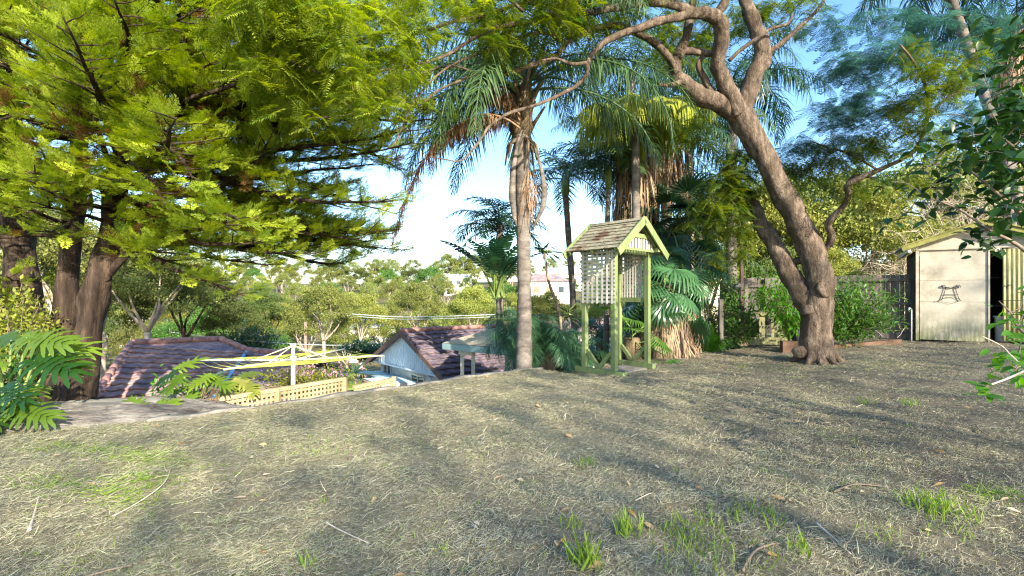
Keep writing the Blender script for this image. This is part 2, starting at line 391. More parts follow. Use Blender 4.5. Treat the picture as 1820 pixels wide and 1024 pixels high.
# ------------------------------------------------------------------ light and camera
sc = bpy.context.scene
SUN_AZ = 28.0; SUN_EL = 24.0      # sun behind the camera, to its right
cam = bpy.data.cameras.new('camera'); co = bpy.data.objects.new('camera', cam); C.objects.link(co); sc.camera = co
co.location = (0, 0, EYE); co.rotation_euler = (PI/2, 0, 0); cam.lens = 18; cam.sensor_width = 36; cam.shift_y = 10/1820; cam.clip_start = .05; cam.clip_end = 3000
w = bpy.data.worlds.new('World'); sc.world = w; w.use_nodes = True
bg = w.node_tree.nodes['Background']; sky = w.node_tree.nodes.new('ShaderNodeTexSky'); sky.sky_type = 'NISHITA'; sky.sun_disc = False
# the sun stands at azimuth az measured from -Y towards +X
az = math.radians(SUN_AZ); el = math.radians(SUN_EL)
sd = Vector((math.sin(az)*math.cos(el), -math.cos(az)*math.cos(el), math.sin(el)))
sky.sun_elevation = el; sky.sun_rotation = math.atan2(sd.x, sd.y); sky.air_density = 1.0; sky.dust_density = 1.0; sky.ozone_density = 2.5
hsv = w.node_tree.nodes.new('ShaderNodeHueSaturation'); hsv.inputs['Saturation'].default_value = 1.15; w.node_tree.links.new(sky.outputs[0], hsv.inputs['Color']); w.node_tree.links.new(hsv.outputs[0], bg.inputs[0]); bg.inputs[1].default_value = .15
sl = bpy.data.lights.new('sun', 'SUN'); sl.energy = 4.4; sl.angle = math.radians(.5); sl.color = (1, .88, .71)
so = bpy.data.objects.new('sun', sl); C.objects.link(so); so.rotation_euler = sd.to_track_quat('Z', 'Y').to_euler()
sc.view_settings.view_transform = 'Standard'; sc.view_settings.look = 'None'; sc.view_settings.exposure = 1.66; sc.view_settings.gamma = 1
sc.cycles.max_bounces = 7; sc.cycles.diffuse_bounces = 4; sc.cycles.glossy_bounces = 2; sc.cycles.transmission_bounces = 4; sc.cycles.use_denoising = True; sc.cycles.denoiser = 'OPENIMAGEDENOISE'; sc.cycles.denoising_prefilter = 'NONE'; sc.cycles.denoising_input_passes = 'RGB_ALBEDO_NORMAL'; sc.cycles.pixel_filter_type = 'BLACKMAN_HARRIS'; sc.cycles.filter_width = 1.2; sc.cycles.use_adaptive_sampling = False
sc.cycles.caustics_reflective = False; sc.cycles.caustics_refractive = False; sc.cycles.sample_clamp_indirect = 6

# ------------------------------------------------------------------ ground
EX = [-14, -6.2, -4.9, -4.2, -3.5, -1.36, .2, .75, 1.6, 4.1, 6.2, 9.5, 16]
EY = [2.2, 4.3, 4.75, 5.0, 5.3, 7.26, 8.75, 8.95, 9.5, 11.3, 12.6, 14.6, 17.5]
def edge_y(x): return np.interp(x, EX, EY)
DW = np.array([.82, .58]); DN = np.array([-.58, .82])
def lawn_base(x, y):
    z = .045*(fbm(x*.5, y*.5, 3, 3)-.5)*2
    z = z+.16*np.clip((x-5)/6, 0, 1)*np.clip((y-6)/6, 0, 1)
    z = z-.14*np.exp(-((x-1.15)**2/.18))*np.clip((y-8.2)/.5, 0, 1)
    return z
def lawn_z(x, y):
    x = np.asarray(x, float); y = np.asarray(y, float)
    u = x*DW[0]+y*DW[1]; v = x*DN[0]+y*DN[1]
    row = fbm(u*.7, v*3.2, 21, 3)-.5
    return lawn_base(x, y)+.05*row+.028*(fbm(x*7, y*7, 31, 4)-.5)+.012*(vnoise(x*30, y*30, 41)-.5)
def soil(x, y):
    s = np.clip((x-.8+.3*y*.1)/3.2, 0, 1)*.85+np.clip((3.4-y)/2.5, 0, 1)*.35*np.clip((x+1)/2, 0, 1)
    return np.clip(s*(.6+.8*fbm(x*.8, y*.8, 61, 3)), 0, 1)
def build_lawn():
    nx, ny = 620, 520
    tx = np.linspace(-1, 1, nx); X = np.sign(tx)*np.abs(tx)**1.5*15
    t = np.linspace(0, 1, ny)
    Xg = np.repeat(X[:, None], ny, 1); ye = edge_y(X)
    Yg = -7+(ye[:, None]+7)*(t[None, :]**.8)
    Z = lawn_z(Xg, Yg)
    ids = np.arange(nx*ny).reshape(nx, ny)
    Fs = np.stack([ids[:-1, :-1], ids[1:, :-1], ids[1:, 1:], ids[:-1, 1:]], -1).reshape(-1, 4)
    o = nmesh('lawn', np.stack([Xg, Yg, Z], -1), Fs, 'lawn', smooth=True)
    a = o.data.attributes.new('soil', 'FLOAT', 'POINT'); a.data.foreach_set('value', soil(Xg, Yg).ravel().astype(np.float32))
    tag(o, kind='structure')
build_lawn()
def terr_z(x, y):
    x = np.asarray(x, float); y = np.asarray(y, float)
    e = edge_y(np.clip(x, -14, 16)); dd = y-e
    drop = np.interp(dd, [0, .25, 2, 8, 25, 60], [0, -1.2, -2.0, -3.6, -5.5, -7])
    dropR = np.interp(dd, [0, 2, 10, 25, 60], [-.05, -.15, -.8, -2.5, -5])
    dropL = np.interp(dd, [0, .5, 2.5, 8, 25, 60], [-.25, -.4, -.7, -2.6, -5.5, -7])
    wr = np.clip((x-3.6)/2.4, 0, 1); wl = np.clip((-4.6-x)/1.2, 0, 1)
    z = drop*(1-wr)*(1-wl)+dropR*wr+dropL*wl*(1-wr)
    hill = np.interp(y, [60, 90, 150, 190, 420], [0, 3.2, 10, 13, 8])
    z = z+hill+(fbm(x*.03, y*.03, 5, 3)-.5)*4*np.clip((y-40)/60, 0, 1)
    z = np.where(dd < 0, -.35, z)
    return z
def build_terrain():
    xs = np.concatenate([np.linspace(-420, -40, 40), np.linspace(-38, 38, 190), np.linspace(40, 420, 40)])
    ys = np.concatenate([np.linspace(-60, -2, 20), np.linspace(0, 36, 150), np.linspace(38, 420, 90)])
    X, Y = np.meshgrid(xs, ys, indexing='ij'); Z = terr_z(X, Y)
    ids = np.arange(X.size).reshape(X.shape)
    Fs = np.stack([ids[:-1, :-1], ids[1:, :-1], ids[1:, 1:], ids[:-1, 1:]], -1).reshape(-1, 4)
    tag(nmesh('terrain', np.stack([X, Y, Z], -1), Fs, 'terrain', smooth=True), kind='structure')
build_terrain()

def strawfield():
    def pts(n, p):
        # density falls with distance from the camera
        y = 1.4+14*rng.random(n*2)**p; hw = 1.12*y+.6
        x = (rng.random(n*2)*2-1)*hw; ok = (y < edge_y(x)-.05) & (x < 15)
        return x[ok], y[ok]
    strip = (np.array([(0, -.5, 0), (0, .5, 0), (.5, .45, .06), (.5, -.45, .06), (1, .2, 0), (1, -.2, 0)], float), np.array([(0, 1, 2, 3), (3, 2, 4, 5)]))
    def mk(tm, ar):
        V, Fs = tm; V = V.copy(); V[:, 1] *= ar; return V, Fs
    tms = [mk(strip, .05)]
    b = strip[0].copy(); b[2:4, 1] += .0; b[:, 1] *= .055; b[4:, 1] += .28; b[2:4, 1] += .1; tms.append((b, strip[1]))
    b = b.copy(); b[:, 1] *= -1; tms.append((b, strip[1]))
    for nm, n, mat, key in (('dry_grass_cuttings', 430000, 'straw', 0), ('green_grass_cuttings', 260000, 'greenstraw', 1)):
        x, y = pts(n, 1.45)
        c = fbm(x*4, y*4, 71, 3); s = soil(x, y)
        keep = rng.random(len(x)) < np.clip(1.25-s*.75, .3, 1)*np.clip(.3+1.6*(c-.25), .2, 1)
        if key: keep &= rng.random(len(x)) < np.clip(.25+1.5*(fbm(x*.9, y*.9, 81, 3)-.3)+.5*np.clip(-x/3, 0, 1), .1, 1)
        x = x[keep]; y = y[keep]; k = len(x)
        z = lawn_z(x, y)+rng.uniform(.0, .02, k)
        a = np.where(rng.random(k) < .45, math.atan2(.58, .82)+rng.normal(0, .5, k), rng.uniform(0, 2*PI, k))
        D = np.stack([np.cos(a), np.sin(a), rng.normal(.05, .22, k)], 1)
        Nn = np.stack([rng.normal(0, .5, k), rng.normal(0, .5, k), np.ones(k)], 1)
        S = rng.uniform(.013, .037, k)*(1+.08*y)*np.where(rng.random(k) < .02, 2.2, 1); 
        t = np.clip(rng.beta(2, 2, k)*.9+.3*(c[keep]-.5)-.2*s[keep], 0, 1)
        V, Fs, tt = scatterleaves(tms, np.stack([x, y, z], 1), D, Nn, S, t)
        tag(nmesh(nm, V, Fs, mat, tint=tt), 'loose %s lying over the whole lawn' % ('straw coloured mown grass cuttings' if not key else 'grey green mown grass cuttings'), 'grass', kind='stuff')
    # fresh green blades in tufts and patches
    spots = []
    def tuft(px, py, n, r, h):
        d = EYE*F/(py-HZ); spots.append(((px-910)/F*d, d, n, r, h))
    for a in ((1035, 1000, 34, .06, .15), (1015, 935, 16, .05, .08), (1117, 950, 26, .07, .13), (1245, 960, 46, .16, .09), (1280, 930, 20, .12, .07), (1345, 930, 34, .14, .09), (1230, 1010, 30, .15, .08),
              (1300, 1000, 30, .2, .08), (1420, 985, 14, .06, .11), (1650, 905, 44, .13, .11), (1680, 925, 36, .14, .12), (1690, 960, 16, .1, .07), (1540, 715, 20, .1, .08), (1620, 720, 24, .1, .09), (1040, 825, 24, .07, .08),
              (548, 1005, 10, .04, .09), (940, 855, 10, .05, .05), (1060, 1005, 8, .05, .1), (780, 985, 8, .04, .07), (600, 790, 26, .25, .07), (520, 800, 22, .25, .06), (480, 780, 18, .3, .06),
              (1205, 960, 22, .15, .08), (1790, 900, 30, .2, .08), (1560, 960, 16, .1, .06), (1500, 780, 20, .2, .06), (1500, 700, 26, .4, .05), (1380, 665, 30, .5, .05), (1580, 650, 30, .5, .05), (1350, 655, 30, .4, .06)):
        tuft(*a)
    for q in range(1100):
        y = 2.2+9*rnd.random()**1.2; x = rnd.uniform(-.95, 1.0)*y
        if y < edge_y(x)-.1 and (x < 0 or rnd.random() < .7): spots.append((x, y, rnd.randint(2, 10), rnd.uniform(.03, .22), rnd.uniform(.015, .045)))
    T = []; D = []; S = []
    for x, y, n, r, h in spots:
        for i in range(int(n*1.7)):
            a = rnd.uniform(0, 2*PI); q = r*1.15*math.sqrt(rnd.random()); xx = x+q*math.cos(a); yy = y+q*math.sin(a)
            if yy > edge_y(xx)-.04: continue
            T.append((xx, yy, 0)); D.append((rnd.gauss(0, .35), rnd.gauss(0, .35), 1)); S.append(h*rnd.uniform(.5, 1.1))
    # flat clipped green patches at the left
    for cx, cy, rx, ry, n in ((250, 815, 90, 14, 700), (120, 800, 80, 10, 300), (210, 880, 90, 22, 380), (90, 860, 80, 16, 240), (260, 850, 60, 12, 300), (1560, 655, 180, 8, 300), (1780, 880, 60, 14, 160)):
        for i in range(n):
            px = rnd.gauss(cx, rx*.55); py = rnd.gauss(cy, ry*.6); d = EYE*F/(py-HZ); x = (px-910)/F*d
            if d > edge_y(x)-.05: continue
            T.append((x, d, 0)); a = rnd.uniform(0, 2*PI); D.append((math.cos(a), math.sin(a), rnd.uniform(0, .5))); S.append(rnd.uniform(.03, .085))
    T = np.array(T); T[:, 2] = lawn_z(T[:, 0], T[:, 1])+.004; D = np.array(D); k = len(T)
    V, Fs, tt = scatterleaves([mk(strip, .055), mk(strip, .085)], T, D, rdir(k), np.array(S), rng.random(k))
    tag(nmesh('green_grass', V, Fs, 'grass', tint=tt), 'short fresh green grass shoots coming up through the cuttings', 'grass', kind='stuff')
    # fallen leaves
    k = 230; y = 2.1+8*rng.random(k)**1.3; x = rng.uniform(-.9, 1.0, k)*y; ok = y < edge_y(x)-.1; x = x[ok]; y = y[ok]; k = len(x)
    T = np.stack([x, y, lawn_z(x, y)+.022], 1); a = rng.uniform(0, 2*PI, k)
    V, Fs, tt = scatterleaves([LEAFN, LEAF], T, np.stack([np.cos(a), np.sin(a), rng.normal(0, .15, k)], 1), np.stack([rng.normal(0, .3, k), rng.normal(0, .3, k), np.ones(k)], 1), rng.uniform(.035, .085, k), rng.random(k))
    tag(nmesh('fallen_leaves', V, Fs, 'litter', tint=tt), 'small dry orange and cream leaves fallen all over the lawn', 'fallen leaves', kind='stuff')
strawfield()

def lawn_pt(px, py, dz=.02):
    d = EYE*F/(py-HZ); x = (px-910)/F*d; return Vector((x, d, float(lawn_z(x, d))+dz))
TW = [([(52, 945), (60, 920), (70, 890)], .008, 'short pale split stick lying at the left foreground edge', 'paletwig'),
      ([(200, 912), (245, 890), (290, 862), (304, 833)], .006, 'long thin straw coloured stem lying left of the lawn centre', 'paletwig'),
      ([(1320, 1015), (1345, 985), (1400, 970), (1480, 962)], .008, 'dark bent twig lying near the bottom right tufts', 'twig'),
      ([(1450, 935), (1480, 962), (1512, 992)], .006, 'straight pale stick crossing the dark bent twig', 'paletwig'),
      ([(1400, 808), (1450, 822), (1500, 832), (1540, 836)], .006, 'long grey twig lying right of the lawn centre', 'twig'),
      ([(1482, 880), (1520, 872), (1580, 874)], .006, 'dark brown twig in the soil near an orange leaf', 'twig'),
      ([(85, 742), (100, 750), (150, 752)], .006, 'curved pale twig at the left of the lawn by the green patch', 'paletwig'),
      ([(130, 1020), (190, 1008), (235, 1000)], .007, 'brown twig lying at the bottom left corner', 'twig'),
      ([(578, 925), (605, 942), (655, 965)], .005, 'thin curved pale stem left of centre on the lawn', 'paletwig'),
      ([(1735, 750), (1742, 765), (1758, 774)], .008, 'short curved grey stick near the right edge of the lawn', 'twig'),
      ([(1040, 722), (1060, 718), (1080, 720)], .006, 'small dark twig on the lawn below the lattice arbour', 'twig'),
      ([(1130, 890), (1160, 880), (1175, 905)], .004, 'thin hooked twig right of the lawn centre', 'paletwig')]
for pts, r, lab, mt in TW:
    c = [(lawn_pt(x, y+(5 if i == 0 else 0), .018), r*(1-.2*i)) for i, (x, y) in enumerate(pts)]
    if c[0][0].y < 0: continue
    p, rr = smoothpath(c, 4); b = MB().tube(p, rr, 6, wob=.2, seed=len(lab))
    tag(b.build('twig', mt, own=tuple(p[0])), lab, 'twig', 'twigs lying on the lawn')

# ------------------------------------------------------------------ kerb of the lawn, rock
def sweep(xs, ys, w, ztop, zbot, name, mat, lab, cat, off=0):
    pts = np.stack([xs, ys], 1); n = len(pts); b = MB(); V = []
    for i in range(n):
        d = pts[min(i+1, n-1)]-pts[max(i-1, 0)]; d = d/np.linalg.norm(d); q = np.array([-d[1], d[0]])
        a = pts[i]+q*off; c = pts[i]+q*(off+w)
        zt = ztop+.012*math.sin(i*1.7)+.01*math.sin(i*.6)
        V += [(a[0], a[1], zbot), (a[0], a[1], zt), (c[0], c[1], zt-.012), (c[0], c[1], zbot)]
    Fs = []
    for i in range(n-1):
        k = i*4; Fs += [(k, k+4, k+5, k+1), (k+1, k+5, k+6, k+2), (k+2, k+6, k+7, k+3)]
    Fs += [(0, 1, 2, 3), ((n-1)*4+3, (n-1)*4+2, (n-1)*4+1, (n-1)*4)]
    b.add(V, Fs); return tag(b.build(name, mat, bevel=.012), lab, cat)
xs = np.linspace(-3.72, .55, 34)
sweep(xs, edge_y(xs), .13, .022, -1.9, 'retaining_wall', 'concrete', 'low grey concrete retaining wall edging the far side of the lawn', 'wall')
xs = np.linspace(.75, 2.6, 12)
sweep(xs, edge_y(xs)+.02, .2, -.1, -1.9, 'earth_bank', 'terrain', 'bare earth bank dropping away behind the lattice arbour', 'bank')
def rock(name, lab, cx, cy, rx, ry, ang, top, bot, seed, cat='rock'):
    nu, nv = 110, 60; u = np.linspace(0, 2*PI, nu, endpoint=False); v = np.linspace(0, 1, nv)
    U, Vv = np.meshgrid(u, v, indexing='ij')
    # superellipse plan, flat top with stepped bedding, steep sides
    rr = np.minimum(1, Vv*1.6); edge = 1+.22*(fbm(np.cos(U)*1.7+5, np.sin(U)*1.7+5, seed, 4)-.5)*2
    e = np.abs(np.cos(U))**3+np.abs(np.sin(U))**3; sup = 1/e**(1/3)
    X = rr*edge*sup*np.cos(U)*rx; Y = rr*edge*sup*np.sin(U)*ry
    bed = fbm(X*.8+9, Y*3.2, seed+3, 4); st = np.floor(bed*7)/7*.7+bed*.3
    Z = top+(st-.5)*.26*(rr**.5)-.10*(rr**6)
    side = np.clip((Vv-.625)/.375, 0, 1); Z = Z*(1-side)+bot*side+.0; k = 1+.06*(vnoise(Z*14, U*3, seed)-.5)*(side > 0)
    X *= k; Y *= k; c, s = math.cos(ang), math.sin(ang)
    V = np.stack([cx+X*c-Y*s, cy+X*s+Y*c, Z], -1)
    ids = np.arange(nu*nv).reshape(nu, nv); i2 = np.roll(ids, -1, 0)
    Fs = np.stack([ids[:, :-1], i2[:, :-1], i2[:, 1:], ids[:, 1:]], -1).reshape(-1, 4)[:, ::-1]
    return tag(nmesh(name, V, Fs, 'rock', smooth=True, own=(cx, cy, bot)), lab, cat)
rock('rock_ledge', 'flat grey layered sandstone ledge at the left edge of the lawn', -4.95, 5.32, 1.75, .78, .42, .10, -.8, 3)
rock('rock_ledge', 'dark low sandstone slab at the far left edge beside the split leaf plant', -6.6, 5.3, 1.4, .7, .3, .02, -.8, 8)

# ------------------------------------------------------------------ roofs, houses
def tile_roof(name, A, B, Cc, D, mat, parent, courses, roll=.3, thick=.065, amp=.022):
    """A,B eave left/right, Cc,D ridge right/left; overlapping courses of rolled tiles as geometry"""
    A, B, Cc, D = [np.array(q, float) for q in (A, B, Cc, D)]
    e = (B-A)/np.linalg.norm(B-A); nrm = np.cross(B-A, D-A); nrm /= np.linalg.norm(nrm)
    if nrm[2] < 0: nrm = -nrm
    nc = int(np.linalg.norm(B-A)/roll*6)+2; us = np.linspace(0, 1, nc)
    rows = []
    for c in range(courses):
        for f, o in ((0, thick*.62), (0, thick), (.5, thick*.62), (1.2, 0)): rows.append((min(1, (c+f)/courses), o, c))
    V = []
    for t, o, c in rows:
        L = A*(1-t)+D*t; R = B*(1-t)+Cc*t
        p = L[None]*(1-us)[:, None]+R[None]*us[:, None]
        ph = (p@e)/roll
        jit = .006*(_h(np.floor(ph).astype(int), np.full(nc, c), 5)-.5)
        wv = amp*np.maximum(np.sin(ph*2*PI), -.35)
        V.append(p+nrm*(o+wv+jit)[:, None])
    V = np.array(V); nr = len(rows); ids = np.arange(nr*nc).reshape(nr, nc)
    Fs = np.stack([ids[:-1, :-1], ids[:-1, 1:], ids[1:, 1:], ids[1:, :-1]], -1).reshape(-1, 4)
    return nmesh(name, V, Fs, mat, parent)
def corr(name, A, B, Cc, D, mat, parent, pitch=.076, amp=.009, own=None):
    """corrugated sheet, ribs running from AB to DC"""
    A, B, Cc, D = [np.array(q, float) for q in (A, B, Cc, D)]
    nrm = np.cross(B-A, D-A); nrm /= np.linalg.norm(nrm); nc = int(np.linalg.norm(B-A)/pitch*8)+2; us = np.linspace(0, 1, nc)
    o = amp*np.sin(us*np.linalg.norm(B-A)/pitch*2*PI); V = []
    for t in (0, 1):
        p = (A*(1-t)+D*t)[None]*(1-us)[:, None]+(B*(1-t)+Cc*t)[None]*us[:, None]; V.append(p+nrm*o[:, None])
    ids = np.arange(2*nc).reshape(2, nc); Fs = np.stack([ids[:-1, :-1], ids[:-1, 1:], ids[1:, 1:], ids[1:, :-1]], -1).reshape(-1, 4)
    ob = nmesh(name, np.array(V), Fs, mat, parent, smooth=True, own=own)
    s = ob.modifiers.new('thick', 'SOLIDIFY'); s.thickness = .004
    return ob
def poly(name, pts, mat, parent, thick=.05, own=None):
    b = MB(); pts = [Vector(p) for p in pts]; n = (pts[1]-pts[0]).cross(pts[-1]-pts[0]).normalized()*thick; k = len(pts)
    V = [tuple(p) for p in pts]+[tuple(p-n) for p in pts]
    Fs = [tuple(range(k)), tuple(range(2*k-1, k-1, -1))]+[(i, k+i, k+(i+1) % k, (i+1) % k) for i in range(k)]
    b.add(V, Fs); return b.build(name, mat, parent, own=own)
def ridge_caps(name, a, b_, mat, parent, r=.09, n=None):
    a = Vector(a); b_ = Vector(b_); L = (b_-a).length; n = n or int(L/.38)+1; m = MB()
    for i in range(n):
        p = a.lerp(b_, i/n); q = a.lerp(b_, min(1, (i+1.08)/n)); m.tube([p, p.lerp(q, .1), q], [r*.9, r, r*.86], 8)
    return m.build(name, mat, parent)

V3 = Vector
def house_left():
    R1 = P(234, 612, 14); R2 = P(392, 605, 15.2); R2.z = R1.z; E = P(148, 737, 10.6)
    along = (R2-R1).normalized(); n = along.cross(E-R1).normalized()
    def hit(px, py):
        d = P(px, py, 1)-V3((0, 0, EYE)); o = V3((0, 0, EYE)); return o+d*((R1-o).dot(n)/d.dot(n))
    H = hit(441, 625); V0 = hit(378, 712)
    t = thing('tiled_house', 'house below the lawn at left with a mottled purple terracotta hip roof', 'house', (E.x+3, E.y+4, -4.2))
    tile_roof('roof', E, V0, H, R1, 'tile', t, 12)
    # the piece between ridge end and hip
    tile_roof('roof', R1.lerp(H, .0), H, R2, R1+V3((0, 0, .001)), 'tile', t, 1) if False else None
    b = MB(); b.add([R1, H, R2], [(0, 1, 2)]); b.build('roof_infill', 'tile', t)
    perp = V3((-along.y, along.x, 0)); back = E+perp*7.4; back.z = E.z
    tile_roof('roof_side', back, E, R1, R1+(back-E).normalized()*.05, 'tile', t, 12)
    K = P(540, 634, (EYE-H.z)*F/(634-HZ)); K.z = H.z
    E2 = K+(V0-H)+V3((1.2, .2, -.25))
    tile_roof('roof_wing', V0, E2, K, H, 'tile', t, 9)
    BK = K+V3((1.2, 3.2, -1.1)); BH = H+V3((1.5, 3.4, -1.1))
    b = MB(); b.add([H, K, BK, BH], [(0, 1, 2, 3)]); b.add([R1, R2, R2+perp*3.7+V3((0, 0, -1.13)), R1+perp*3.7+V3((0, 0, -1.13))], [(0, 1, 2, 3)]); b.add([R2, H, BH], [(0, 1, 2)]); b.build('roof_back', 'tiledark', t)
    for a, c in ((R1, R2), (E, R1), (R2, H), (H, K)): ridge_caps('ridge_cap', a+V3((0, 0, .05)), c+V3((0, 0, .05)), 'ridge', t)
    b = MB(); b.bar(V0+V3((0, 0, .05)), H+V3((0, 0, .05)), .09, .03); b.build('valley_flashing', 'bluepipe', t)
    # walls under the eaves
    b = MB(); q = (E+V0)/2
    ins = perp*.45
    def wall(a, c): b.bar(V3((a.x, a.y, -2.7)), V3((c.x, c.y, -2.7)), .2, 2.9)
    wall(E+ins+along*.4, V0+ins); wall(V0+ins, E2+ins); wall(E+ins+along*.4, back-perp*.4+along*.4); b.build('wall', 'whitewall', t)
    g = MB(); g.bar(E-perp*.05-V3((0, 0, .04)), V0-perp*.05-V3((0, 0, .04)), .11, .09); g.build('gutter', 'barge', t)
house_left()

aw = thing('awning_roof', 'small pale turquoise corrugated roof beside the lattice fence, near the rock', 'roof', P(290, 745, 7.6)-V3((0, 0, 2)))
z = -.62
def PZ(px, py, zz): return P(px, py, (EYE-zz)*F/(py-HZ))
corr('roof_sheet', PZ(236, 752, z), PZ(345, 738, z), PZ(350, 713, z), PZ(240, 722, z), 'bluesheet', aw, .11, .014)
b = MB(); a1 = PZ(236, 752, z); a2 = PZ(345, 738, z); a3 = PZ(350, 713, z); a4 = PZ(240, 722, z)
for q in (a1, a2, a3, a4): b.bar((q.x, q.y, -2.9), (q.x, q.y, z-.03), .07, .07, (0, 1, 0))
b.build('post', 'cream', aw); b = MB(); b.bar(a1-V3((0, 0, .06)), a2-V3((0, 0, .06)), .04, .07); b.build('fascia', 'cream', aw)

def blue_house():
    A = P(723, 590, 16); B = A+V3((2.29, 1.9, 0)).normalized()*6.5; rd = V3((.770, .638, 0)); gp = V3((.638, -.770, 0))
    G = A+gp*2.41+V3((0, 0, -1.12)); G2 = A-gp*2.41+V3((0, 0, -1.12))
    t = thing('blue_gabled_house', 'pale blue gabled house with a dark tiled roof below the lawn', 'house', (A.x+2, A.y+2, -4.6))
    ov = -rd*.22; k = gp*.2+V3((0, 0, -.093))
    tile_roof('roof', G+k+ov, G+k+rd*6.5, B, A+ov, 'tiledark', t, 10)
    b = MB(); b.add([A+ov, B, B-gp*2.6+V3((0, 0, -1.2)), G2-k*V3((1, 1, -1))+ov if False else A-gp*2.61+V3((0, 0, -1.21))+ov], [(0, 1, 2, 3)]); b.build('roof_back', 'tiledark', t)
    ridge_caps('ridge_cap', A+ov+V3((0, 0, .05)), B+V3((0, 0, .05)), 'ridge', t, .08)
    # gable of vertical boards: real battens over a sheet
    b = MB(); b.add([A, G, G+rd*.05, A+rd*.05, G2, G2+rd*.05], [(0, 1, 4), (3, 5, 2), (1, 2, 5, 4)])
    for i in range(-19, 20):
        s = i/20*2.41; top = A+gp*s+V3((0, 0, -abs(s)*.4647-.03)); bot = A+gp*s+V3((0, 0, -1.12))
        b.bar(bot-rd*.005, top-rd*.005, .05, .016, tuple(-rd))
    b.build('gable_wall', 'bluewall', t)
    b = MB()
    b.bar(A+ov*1.05+V3((0, 0, -.02)), G+k+ov*1.05+V3((0, 0, -.02)), .03, .13); b.bar(A+ov*1.05+V3((0, 0, -.02)), A-gp*2.61+V3((0, 0, -1.23))+ov*1.05, .03, .13); b.build('barge_board', 'barge', t)
    # lower storey, set back
    off = rd*.35; b = MB()
    a = G2+off; c = G+off
    b.bar(V3((a.x, a.y, -2.5)), V3((c.x, c.y, -2.5)), .16, 3.0); b.bar(V3((c.x, c.y, -2.5)), V3((c.x, c.y, -2.5))+rd*6, .16, 3.0); b.build('wall', 'whitewall', t)
    b = MB(); b.bar(G2-V3((0, 0, .03)), G-V3((0, 0, .03)), .1, .05); b.build('soffit_board', 'bluewall', t)
    for s, wd, zc, ht in ((-1.85, .5, -1.33, .45), (.25, .8, -1.5, .5)):
        cc = A+gp*s+off-rd*.09; cc.z = zc
        f = MB()
        for dz in (-ht/2, ht/2): f.bar(cc-gp*wd/2+V3((0, 0, dz)), cc+gp*wd/2+V3((0, 0, dz)), .06, .05)
        for dx in (-wd/2, 0, wd/2): f.bar(cc+gp*dx-V3((0, 0, ht/2)), cc+gp*dx+V3((0, 0, ht/2)), .05, .06, tuple(rd))
        fo = f.build('window', 'cream', t)
        g = MB(); g.bar(cc-gp*wd/2, cc+gp*wd/2, .02, ht); g.build('pane', 'glass', fo)
    b = MB(); b.bar(A+gp*1.0+off-rd*.1+V3((0, 0, -1.2)), A+gp*1.0+off-rd*.1+V3((0, 0, -3)), .07, .07, (0, 1, 0)); b.build('downpipe', 'bluewall', t)
blue_house()
z = -1.42; ar = thing('flat_roof', 'flat turquoise sheet roof in front of the pale blue gabled house', 'roof', PZ(680, 670, z)-V3((0, 0, 2)))
q = [PZ(655, 681, z), PZ(741, 680, z), PZ(682, 659, z), PZ(622, 661, z)]
corr('roof_sheet', q[0], q[1], q[2], q[3], 'bluesheet', ar, .13, .012)
b = MB(); b.bar(q[0]-V3((0, .02, .08)), q[1]-V3((0, .02, .08)), .05, .14); b.bar(q[0]-V3((0.02, .02, .08)), q[3]-V3((0.02, .02, .08)), .05, .14); b.build('fascia', 'cream', ar)
b = MB()
for p_ in q: b.bar((p_.x, p_.y, -4.2), (p_.x, p_.y, z-.1), .09, .09, (0, 1, 0))
b.build('post', 'cream', ar)
# red tiled low roof edge just past the second lattice panel
z = -1.05; t = thing('low_tiled_roof', 'strip of reddish tiled roof beyond the second lattice panel', 'roof', PZ(650, 685, z)-V3((0, 0, 1.5)))
tile_roof('roof', PZ(590, 705, -1.3), PZ(690, 700, -1.3), PZ(672, 682, -.98), PZ(636, 672, -.98), 'tile', t, 5)
b = MB(); b.box(PZ(650, 696, -1.3)+V3((0, .3, -1)), (1.0, .6, 1.9)); b.build('wall', 'whitewall', t)

def pavilion():
    A = V3((-1.62, 12, .13)); B = V3((-.22, 10.85, .13)); e = (B-A).normalized(); p = V3((-e.y, e.x, 0))
    if p.y < 0: p = -p
    B = A+e*2.0; D = A+p*2.0; Cn = B+p*2.0; ap = (A+Cn)/2+V3((0, 0, .42))
    t = thing('pavilion', 'small pavilion with a lichened pale roof, teal fascia and cream posts', 'pavilion', ((A.x+Cn.x)/2, (A.y+Cn.y)/2, -2.5))
    b = MB(); up = V3((0, 0, .02)); b.add([A+up, B+up, Cn+up, D+up, ap], [(0, 1, 4), (1, 2, 4), (2, 3, 4), (3, 0, 4)]); b.add([A, B, Cn, D], [(3, 2, 1, 0)]); b.build('roof', 'fibro', t)
    b = MB()
    for a, c in ((A, B), (B, Cn), (Cn, D), (D, A)): b.bar(a-V3((0, 0, .06)), c-V3((0, 0, .06)), .04, .14)
    b.build('fascia', 'tealboard', t)
    for f, g in ((.16, .16), (.30, .2), (.85, .15), (.5, .9)):
        q = A+e*2*f+p*2*g; b = MB(); b.bar((q.x, q.y, -2.5), (q.x, q.y, .02), .085, .085, (0, 1, 0)); b.build('post', 'cream', t)
    q = A+e*.46+p*.3; b = MB(); b.bar(q-e*.22+V3((0, 0, -.18)), q+e*.22+V3((0, 0, -.18)), .05, .15)
    b.build('bracket', 'cream', t)
pavilion()
z = -.75; t = thing('grey_shed_roof', 'low grey ribbed metal roof seen beneath the lattice arbour', 'roof', PZ(1075, 625, z)-V3((0, 0, 1.6)))
corr('roof_sheet', PZ(1040, 638, z-.15), PZ(1110, 636, z-.15), PZ(1098, 613, z+.15), PZ(1046, 614, z+.15), 'greysheet', t, .16, .02)
